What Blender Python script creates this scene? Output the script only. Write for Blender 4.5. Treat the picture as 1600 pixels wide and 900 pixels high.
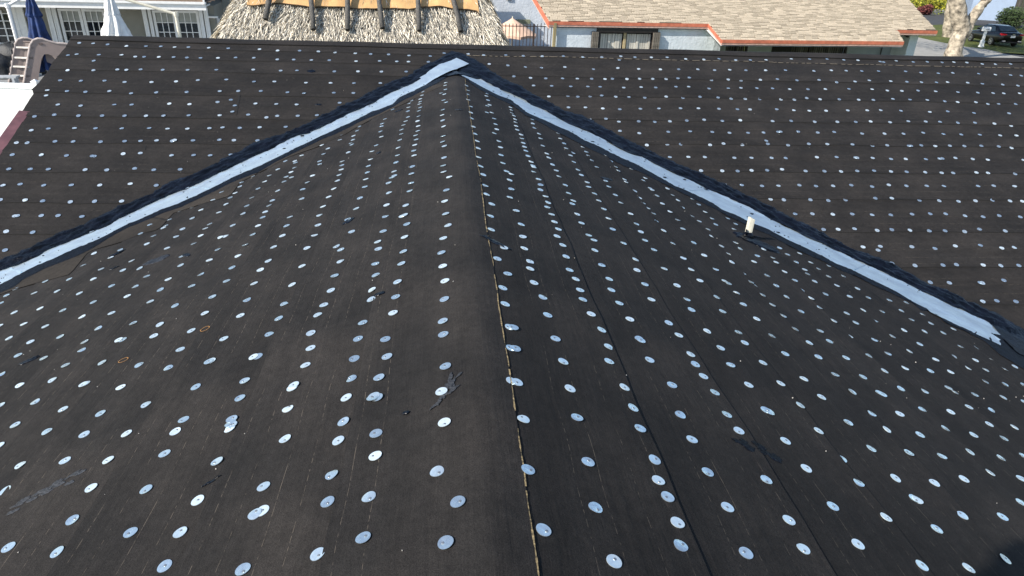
import bpy, bmesh, math, random
import numpy as np
from mathutils import Vector, noise
random.seed(7)
C = bpy.context.scene.collection
scn = bpy.context.scene
for o in list(bpy.data.objects): bpy.data.objects.remove(o)
# ------------------------------------------------------------------ camera
CAMH = 1.3; FPX = 1067.0
def _frame():
    v1 = np.array([696. - 800, -77. - 450]); vy = 350. - 450
    vx = (FPX*FPX + v1[1]*vy) / (-v1[0])
    Y = np.array([v1[0], v1[1], FPX]); Y /= np.linalg.norm(Y)
    X = np.array([vx, vy, FPX]); X /= np.linalg.norm(X)
    return np.stack([X, Y, np.cross(X, Y)], 1)
RC = _frame()                       # world -> camera (x right, y down, z forward)
cam = bpy.data.cameras.new('camera'); co = bpy.data.objects.new('camera', cam); C.objects.link(co)
from mathutils import Matrix
m = Matrix.Identity(4)
for i in range(3):
    m[i][0] = RC[0][i]; m[i][1] = -RC[1][i]; m[i][2] = -RC[2][i]
m[2][3] = CAMH
co.matrix_world = m
cam.sensor_width = 36; cam.lens = FPX/1600*36; cam.clip_start = .05; cam.clip_end = 2000
scn.camera = co
# ------------------------------------------------------------------ light
SUN_EL = math.radians(35); SD = Vector((-.457, -.262, 0)).normalized()
world = bpy.data.worlds.new('World'); scn.world = world; world.use_nodes = True
nt = world.node_tree; bg = nt.nodes['Background']
sky = nt.nodes.new('ShaderNodeTexSky'); sky.sky_type = 'NISHITA'; sky.sun_disc = False
sky.sun_elevation = SUN_EL; sky.sun_rotation = math.atan2(SD.x, SD.y)
sky.air_density = 1.0; sky.dust_density = .6; sky.ozone_density = 1.2
nt.links.new(sky.outputs[0], bg.inputs[0]); bg.inputs[1].default_value = .13
sl = bpy.data.lights.new('sun', 'SUN'); so = bpy.data.objects.new('sun', sl); C.objects.link(so)
sl.energy = 5.0; sl.angle = math.radians(.53); sl.color = (1, .935, .85)
tosun = Vector((SD.x*math.cos(SUN_EL), SD.y*math.cos(SUN_EL), math.sin(SUN_EL)))
so.rotation_euler = tosun.to_track_quat('Z', 'Y').to_euler()
scn.view_settings.view_transform = 'Standard'; scn.view_settings.look = 'None'
scn.view_settings.exposure = .44; scn.view_settings.gamma = 1
# ------------------------------------------------------------------ materials
MATS = {}
def lin(c): return tuple((v/12.92 if v <= .04045 else ((v+.055)/1.055)**2.4) for v in c)
def mat(name, col, rough=.7, metal=0, var=.15, nscale=8, bump=0, bscale=60, spec=.5, col2=None, island=0, stretch=(1, 1, 1), coat=0):
    if name in MATS: return MATS[name]
    M = bpy.data.materials.new(name); M.use_nodes = True; n = M.node_tree; N = n.nodes; L = n.links
    b = N['Principled BSDF']; b.inputs['Roughness'].default_value = rough; b.inputs['Metallic'].default_value = metal
    b.inputs['Specular IOR Level'].default_value = spec; b.inputs['Coat Weight'].default_value = coat
    tc = N.new('ShaderNodeTexCoord'); mp = N.new('ShaderNodeMapping'); mp.inputs['Scale'].default_value = stretch
    L.new(tc.outputs['Object'], mp.inputs[0])
    nz = N.new('ShaderNodeTexNoise'); nz.inputs['Scale'].default_value = nscale; nz.inputs['Detail'].default_value = 5
    L.new(mp.outputs[0], nz.inputs[0])
    cr = N.new('ShaderNodeMix'); cr.data_type = 'RGBA'
    c2 = col2 or tuple(v*(1-var*2) for v in col)
    cr.inputs[6].default_value = (*c2, 1); cr.inputs[7].default_value = (*[min(1, v*(1+var)) for v in col], 1)
    mr = N.new('ShaderNodeMapRange'); mr.inputs[1].default_value = .3; mr.inputs[2].default_value = .7
    L.new(nz.outputs[0], mr.inputs[0]); L.new(mr.outputs[0], cr.inputs[0])
    out = cr.outputs[2]
    if island:
        g = N.new('ShaderNodeNewGeometry'); oi = N.new('ShaderNodeObjectInfo')
        ad = N.new('ShaderNodeMath'); ad.operation = 'ADD'; L.new(g.outputs['Random Per Island'], ad.inputs[0]); L.new(oi.outputs['Random'], ad.inputs[1])
        fr = N.new('ShaderNodeMath'); fr.operation = 'FRACT'; L.new(ad.outputs[0], fr.inputs[0])
        r2 = N.new('ShaderNodeMapRange'); r2.inputs[3].default_value = 1-island; r2.inputs[4].default_value = 1+island
        L.new(fr.outputs[0], r2.inputs[0])
        hv = N.new('ShaderNodeHueSaturation'); L.new(out, hv.inputs['Color']); L.new(r2.outputs[0], hv.inputs['Value']); out = hv.outputs[0]
    if island and metal > .6:
        for nm, lo_, hi_ in (('Metallic', .88, .60), ('Roughness', .24, .44)):
            r3 = N.new('ShaderNodeMapRange'); r3.inputs[3].default_value = lo_; r3.inputs[4].default_value = hi_; pw_ = N.new('ShaderNodeMath'); pw_.operation = 'POWER'; pw_.inputs[1].default_value = 2.2
            L.new(fr.outputs[0], pw_.inputs[0]); L.new(pw_.outputs[0], r3.inputs[0]); L.new(r3.outputs[0], b.inputs[nm])
    L.new(out, b.inputs['Base Color'])
    if bump:
        n2 = N.new('ShaderNodeTexNoise'); n2.inputs['Scale'].default_value = bscale; n2.inputs['Detail'].default_value = 4
        L.new(mp.outputs[0], n2.inputs[0]); bp = N.new('ShaderNodeBump'); bp.inputs['Strength'].default_value = 1
        bp.inputs['Distance'].default_value = bump; L.new(n2.outputs[0], bp.inputs['Height']); L.new(bp.outputs[0], b.inputs['Normal'])
    MATS[name] = M; return M

def felt_mat(name, base, base2, lines):
    M = bpy.data.materials.new(name); M.use_nodes = True; n = M.node_tree; N = n.nodes; L = n.links
    b = N['Principled BSDF']; b.inputs['Roughness'].default_value = .86; b.inputs['Specular IOR Level'].default_value = .16
    def nd(t, **k):
        x = N.new(t)
        for a, v in k.items(): setattr(x, a, v)
        return x
    def math_(op, a, c=None):
        x = nd('ShaderNodeMath', operation=op)
        for i, v in enumerate((a, c)):
            if v is None: continue
            if isinstance(v, (int, float)): x.inputs[i].default_value = v
            else: L.new(v, x.inputs[i])
        return x.outputs[0]
    def ns(vec, sc, det=4, ro=.55):
        x = nd('ShaderNodeTexNoise'); x.inputs['Scale'].default_value = sc; x.inputs['Detail'].default_value = det; x.inputs['Roughness'].default_value = ro
        L.new(vec, x.inputs[0]); return x.outputs[0]
    def rng(v, a, c, d, e):
        x = nd('ShaderNodeMapRange'); L.new(v, x.inputs[0])
        for i, q in enumerate((a, c, d, e)): x.inputs[1+i].default_value = q
        return x.outputs[0]
    tc = nd('ShaderNodeTexCoord'); uv = tc.outputs['UV']; ob = tc.outputs['Object']
    sx = nd('ShaderNodeSeparateXYZ'); L.new(uv, sx.inputs[0]); u, v = sx.outputs[0], sx.outputs[1]
    mp = nd('ShaderNodeMapping'); mp.inputs['Scale'].default_value = (7, 1.3, 1); L.new(uv, mp.inputs[0])
    mp2 = nd('ShaderNodeMapping'); mp2.inputs['Scale'].default_value = (45, 2.2, 1); L.new(uv, mp2.inputs[0])
    oi = nd('ShaderNodeObjectInfo')
    big = ns(ob, 1.6, 5); st = ns(mp.outputs[0], 1, 5, .6); st2 = ns(mp2.outputs[0], 1, 4, .6); fine = ns(ob, 330, 3, .7); mid = ns(ob, 24, 6, .7)
    mx = nd('ShaderNodeMix', data_type='RGBA'); mx.inputs[6].default_value = (*base2, 1); mx.inputs[7].default_value = (*base, 1)
    L.new(rng(big, .38, .62, 0, 1), mx.inputs[0])
    k = math_('MULTIPLY', rng(st, .25, .75, .78, 1.20), rng(fine, .32, .70, .50, 1.75))
    k = math_('MULTIPLY', k, rng(mid, .3, .7, .80, 1.24))
    k = math_('MULTIPLY', k, rng(st2, .25, .75, .93, 1.07))
    k = math_('MULTIPLY', k, rng(oi.outputs['Random'], 0, 1, .9, 1.1))
    vm = nd('ShaderNodeVectorMath', operation='SCALE'); L.new(mx.outputs[2], vm.inputs[0]); L.new(k, vm.inputs['Scale'])
    col = vm.outputs[0]
    tot = None
    mp3 = nd('ShaderNodeMapping'); mp3.inputs['Scale'].default_value = (6, 38, 1); L.new(uv, mp3.inputs[0])
    dash = rng(ns(mp3.outputs[0], 1, 3), .47, .56, 0, 1); brk = rng(ns(mp3.outputs[0], .06, 2), .4, .55, .15, 1)
    wob = math_('MULTIPLY', math_('SUBTRACT', ns(mp3.outputs[0], .03, 2), .5), .012)
    uu = math_('ADD', u, wob)
    for c in lines:
        l = math_('LESS_THAN', math_('ABSOLUTE', math_('SUBTRACT', uu, c)), .0008)
        tot = l if tot is None else math_('MAXIMUM', tot, l)
    if tot is not None:
        f = math_('MULTIPLY', math_('MULTIPLY', tot, dash), math_('MULTIPLY', brk, .32))
        m2 = nd('ShaderNodeMix', data_type='RGBA'); L.new(f, m2.inputs[0]); L.new(col, m2.inputs[6]); m2.inputs[7].default_value = (.30, .25, .19, 1)
        col = m2.outputs[2]
    L.new(col, b.inputs['Base Color'])
    h = math_('ADD', math_('MULTIPLY', fine, .0006), math_('MULTIPLY', st2, .0035))
    h = math_('ADD', h, math_('MULTIPLY', mid, .004))
    bp = nd('ShaderNodeBump'); bp.inputs['Distance'].default_value = 1; bp.inputs['Strength'].default_value = .8
    L.new(h, bp.inputs['Height']); L.new(bp.outputs[0], b.inputs['Normal'])
    MATS[name] = M; return M
# ------------------------------------------------------------------ mesh helpers
def V(*a): return Vector(a)
class MB:
    def __init__(s): s.v = []; s.f = []; s.m = []; s.uv = None
    def face(s, pts, mi=0):
        i = len(s.v); s.v += [tuple(p) for p in pts]; s.f.append(tuple(range(i, i+len(pts)))); s.m.append(mi)
    def obox(s, o, ex, ey, ez, mi=0):
        o, ex, ey, ez = map(Vector, (o, ex, ey, ez)); i = len(s.v)
        for c in range(8): s.v.append(tuple(o + ex*(c & 1) + ey*((c >> 1) & 1) + ez*((c >> 2) & 1)))
        fs = [(0, 2, 3, 1), (4, 5, 7, 6), (0, 1, 5, 4), (2, 6, 7, 3), (0, 4, 6, 2), (1, 3, 7, 5)]
        if ex.cross(ey).dot(ez) < 0: fs = [t[::-1] for t in fs]
        for t in fs: s.f.append(tuple(i+k for k in t)); s.m.append(mi)
    def prism(s, poly, ext, mi=0):
        n = len(poly); i = len(s.v); ext = Vector(ext)
        s.v += [tuple(p) for p in poly] + [tuple(Vector(p)+ext) for p in poly]
        s.f.append(tuple(range(i, i+n))); s.m.append(mi); s.f.append(tuple(range(i+2*n-1, i+n-1, -1))); s.m.append(mi)
        for k in range(n):
            q = (k+1) % n; s.f.append((i+k, i+n+k, i+n+q, i+q)); s.m.append(mi)
    def tube(s, pts, rad, n=8, mi=0, wob=0, cap=True):
        pts = [Vector(p) for p in pts]; rings = []
        if isinstance(rad, (int, float)): rad = [rad]*len(pts)
        a = None
        for k, p in enumerate(pts):
            d = (pts[min(k+1, len(pts)-1)] - pts[max(k-1, 0)]).normalized()
            if a is None: a = d.orthogonal().normalized()
            a = (a - d*a.dot(d)).normalized(); b = d.cross(a); ring = []
            for j in range(n):
                t = 2*math.pi*j/n; r = rad[k]
                q = p + (a*math.cos(t) + b*math.sin(t))*r
                if wob: q = q + (q-p).normalized()*r*wob*noise.noise(q*(1.1/max(.02, rad[0])))
                ring.append(len(s.v)); s.v.append(tuple(q))
            rings.append(ring)
        for k in range(len(rings)-1):
            for j in range(n):
                s.f.append((rings[k][j], rings[k][(j+1) % n], rings[k+1][(j+1) % n], rings[k+1][j])); s.m.append(mi)
        if cap: s.f.append(tuple(rings[0][::-1])); s.m.append(mi); s.f.append(tuple(rings[-1])); s.m.append(mi)
    def grid(s, fn, nu, nv, mi=0, uvfn=None):
        i = len(s.v); 
        for a in range(nu+1):
            for b in range(nv+1): s.v.append(tuple(fn(a/nu, b/nv)))
        if uvfn:
            if s.uv is None: s.uv = {}
            for a in range(nu+1):
                for b in range(nv+1): s.uv[i + a*(nv+1)+b] = uvfn(a/nu, b/nv)
        for a in range(nu):
            for b in range(nv):
                q = i + a*(nv+1) + b; s.f.append((q, q+nv+1, q+nv+2, q+1)); s.m.append(mi)
    def mesh(s, name, mats, smooth=False):
        me = bpy.data.meshes.new(name); me.from_pydata(s.v, [], s.f); 
        for M in (mats if isinstance(mats, (list, tuple)) else [mats]): me.materials.append(M)
        me.polygons.foreach_set('material_index', s.m)
        if smooth: me.polygons.foreach_set('use_smooth', [True]*len(s.f))
        if s.uv:
            ul = me.uv_layers.new(name='UVMap'); li = np.zeros(len(me.loops), dtype=np.int32); me.loops.foreach_get('vertex_index', li)
            ul.data.foreach_set('uv', np.array([s.uv.get(int(k), (0, 0)) for k in li], dtype=np.float32).ravel())
        me.update(); return me
WL = {}
def link(name, me, parent=None, wl=(0, 0, 0)):
    o = bpy.data.objects.new(name, me); C.objects.link(o); wl = Vector(wl); WL[o.name] = wl
    if parent is not None: o.parent = parent; o.location = wl - WL[parent.name]
    else: o.location = wl
    return o
def thing(name, label, cat, loc, group=None):
    o = link(name, None, None, loc); return tag(o, label, cat, group)
def tag(o, label=None, cat=None, group=None, kind=None):
    if label: o['label'] = label
    if cat: o['category'] = cat
    if group: o['group'] = group
    if kind: o['kind'] = kind
    return o
def part(name, mb, mats, parent, smooth=False):
    """mesh given in world coordinates; its origin moves to its own centre"""
    c = Vector((sum(p[0] for p in mb.v), sum(p[1] for p in mb.v), sum(p[2] for p in mb.v)))/max(1, len(mb.v))
    c = Vector((round(c.x, 3), round(c.y, 3), round(c.z, 3)))
    mb.v = [(p[0]-c.x, p[1]-c.y, p[2]-c.z) for p in mb.v]
    return link(name, mb.mesh(name, mats, smooth), parent, c)
def single(name, mb, mats, label, cat, group=None, kind=None, smooth=False):
    return tag(part(name, mb, mats, None, smooth), label, cat, group, kind)
def weld(o, dist=1e-4):
    b = bmesh.new(); b.from_mesh(o.data); bmesh.ops.remove_doubles(b, verts=b.verts, dist=dist); bmesh.ops.recalc_face_normals(b, faces=b.faces); b.to_mesh(o.data); b.free()
# where a sight line of the photograph meets a surface of the place
def ray(u, v):
    r = RC.T @ np.array([(u-800)/FPX, (v-450)/FPX, 1.]); return Vector(r)
def onp(u, v, p0, n):
    r = ray(u, v); o = V(0, 0, CAMH); k = (Vector(p0)-o).dot(Vector(n))/r.dot(Vector(n)); return o + r*k
def onz(u, v, z): return onp(u, v, (0, 0, z), (0, 0, 1))
G = -3.9
E1 = V(math.cos(math.radians(7.5)), math.sin(math.radians(7.5)), 0); E2 = V(-E1.y, E1.x, 0)   # street directions
def onb(u, v, b): return onp(u, v, E2*b, E2)
def W(a, b, z): return E1*a + E2*b + V(0, 0, z)
def ab(p): return p.dot(E1), p.dot(E2)
UP = V(0, 0, 1)
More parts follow.
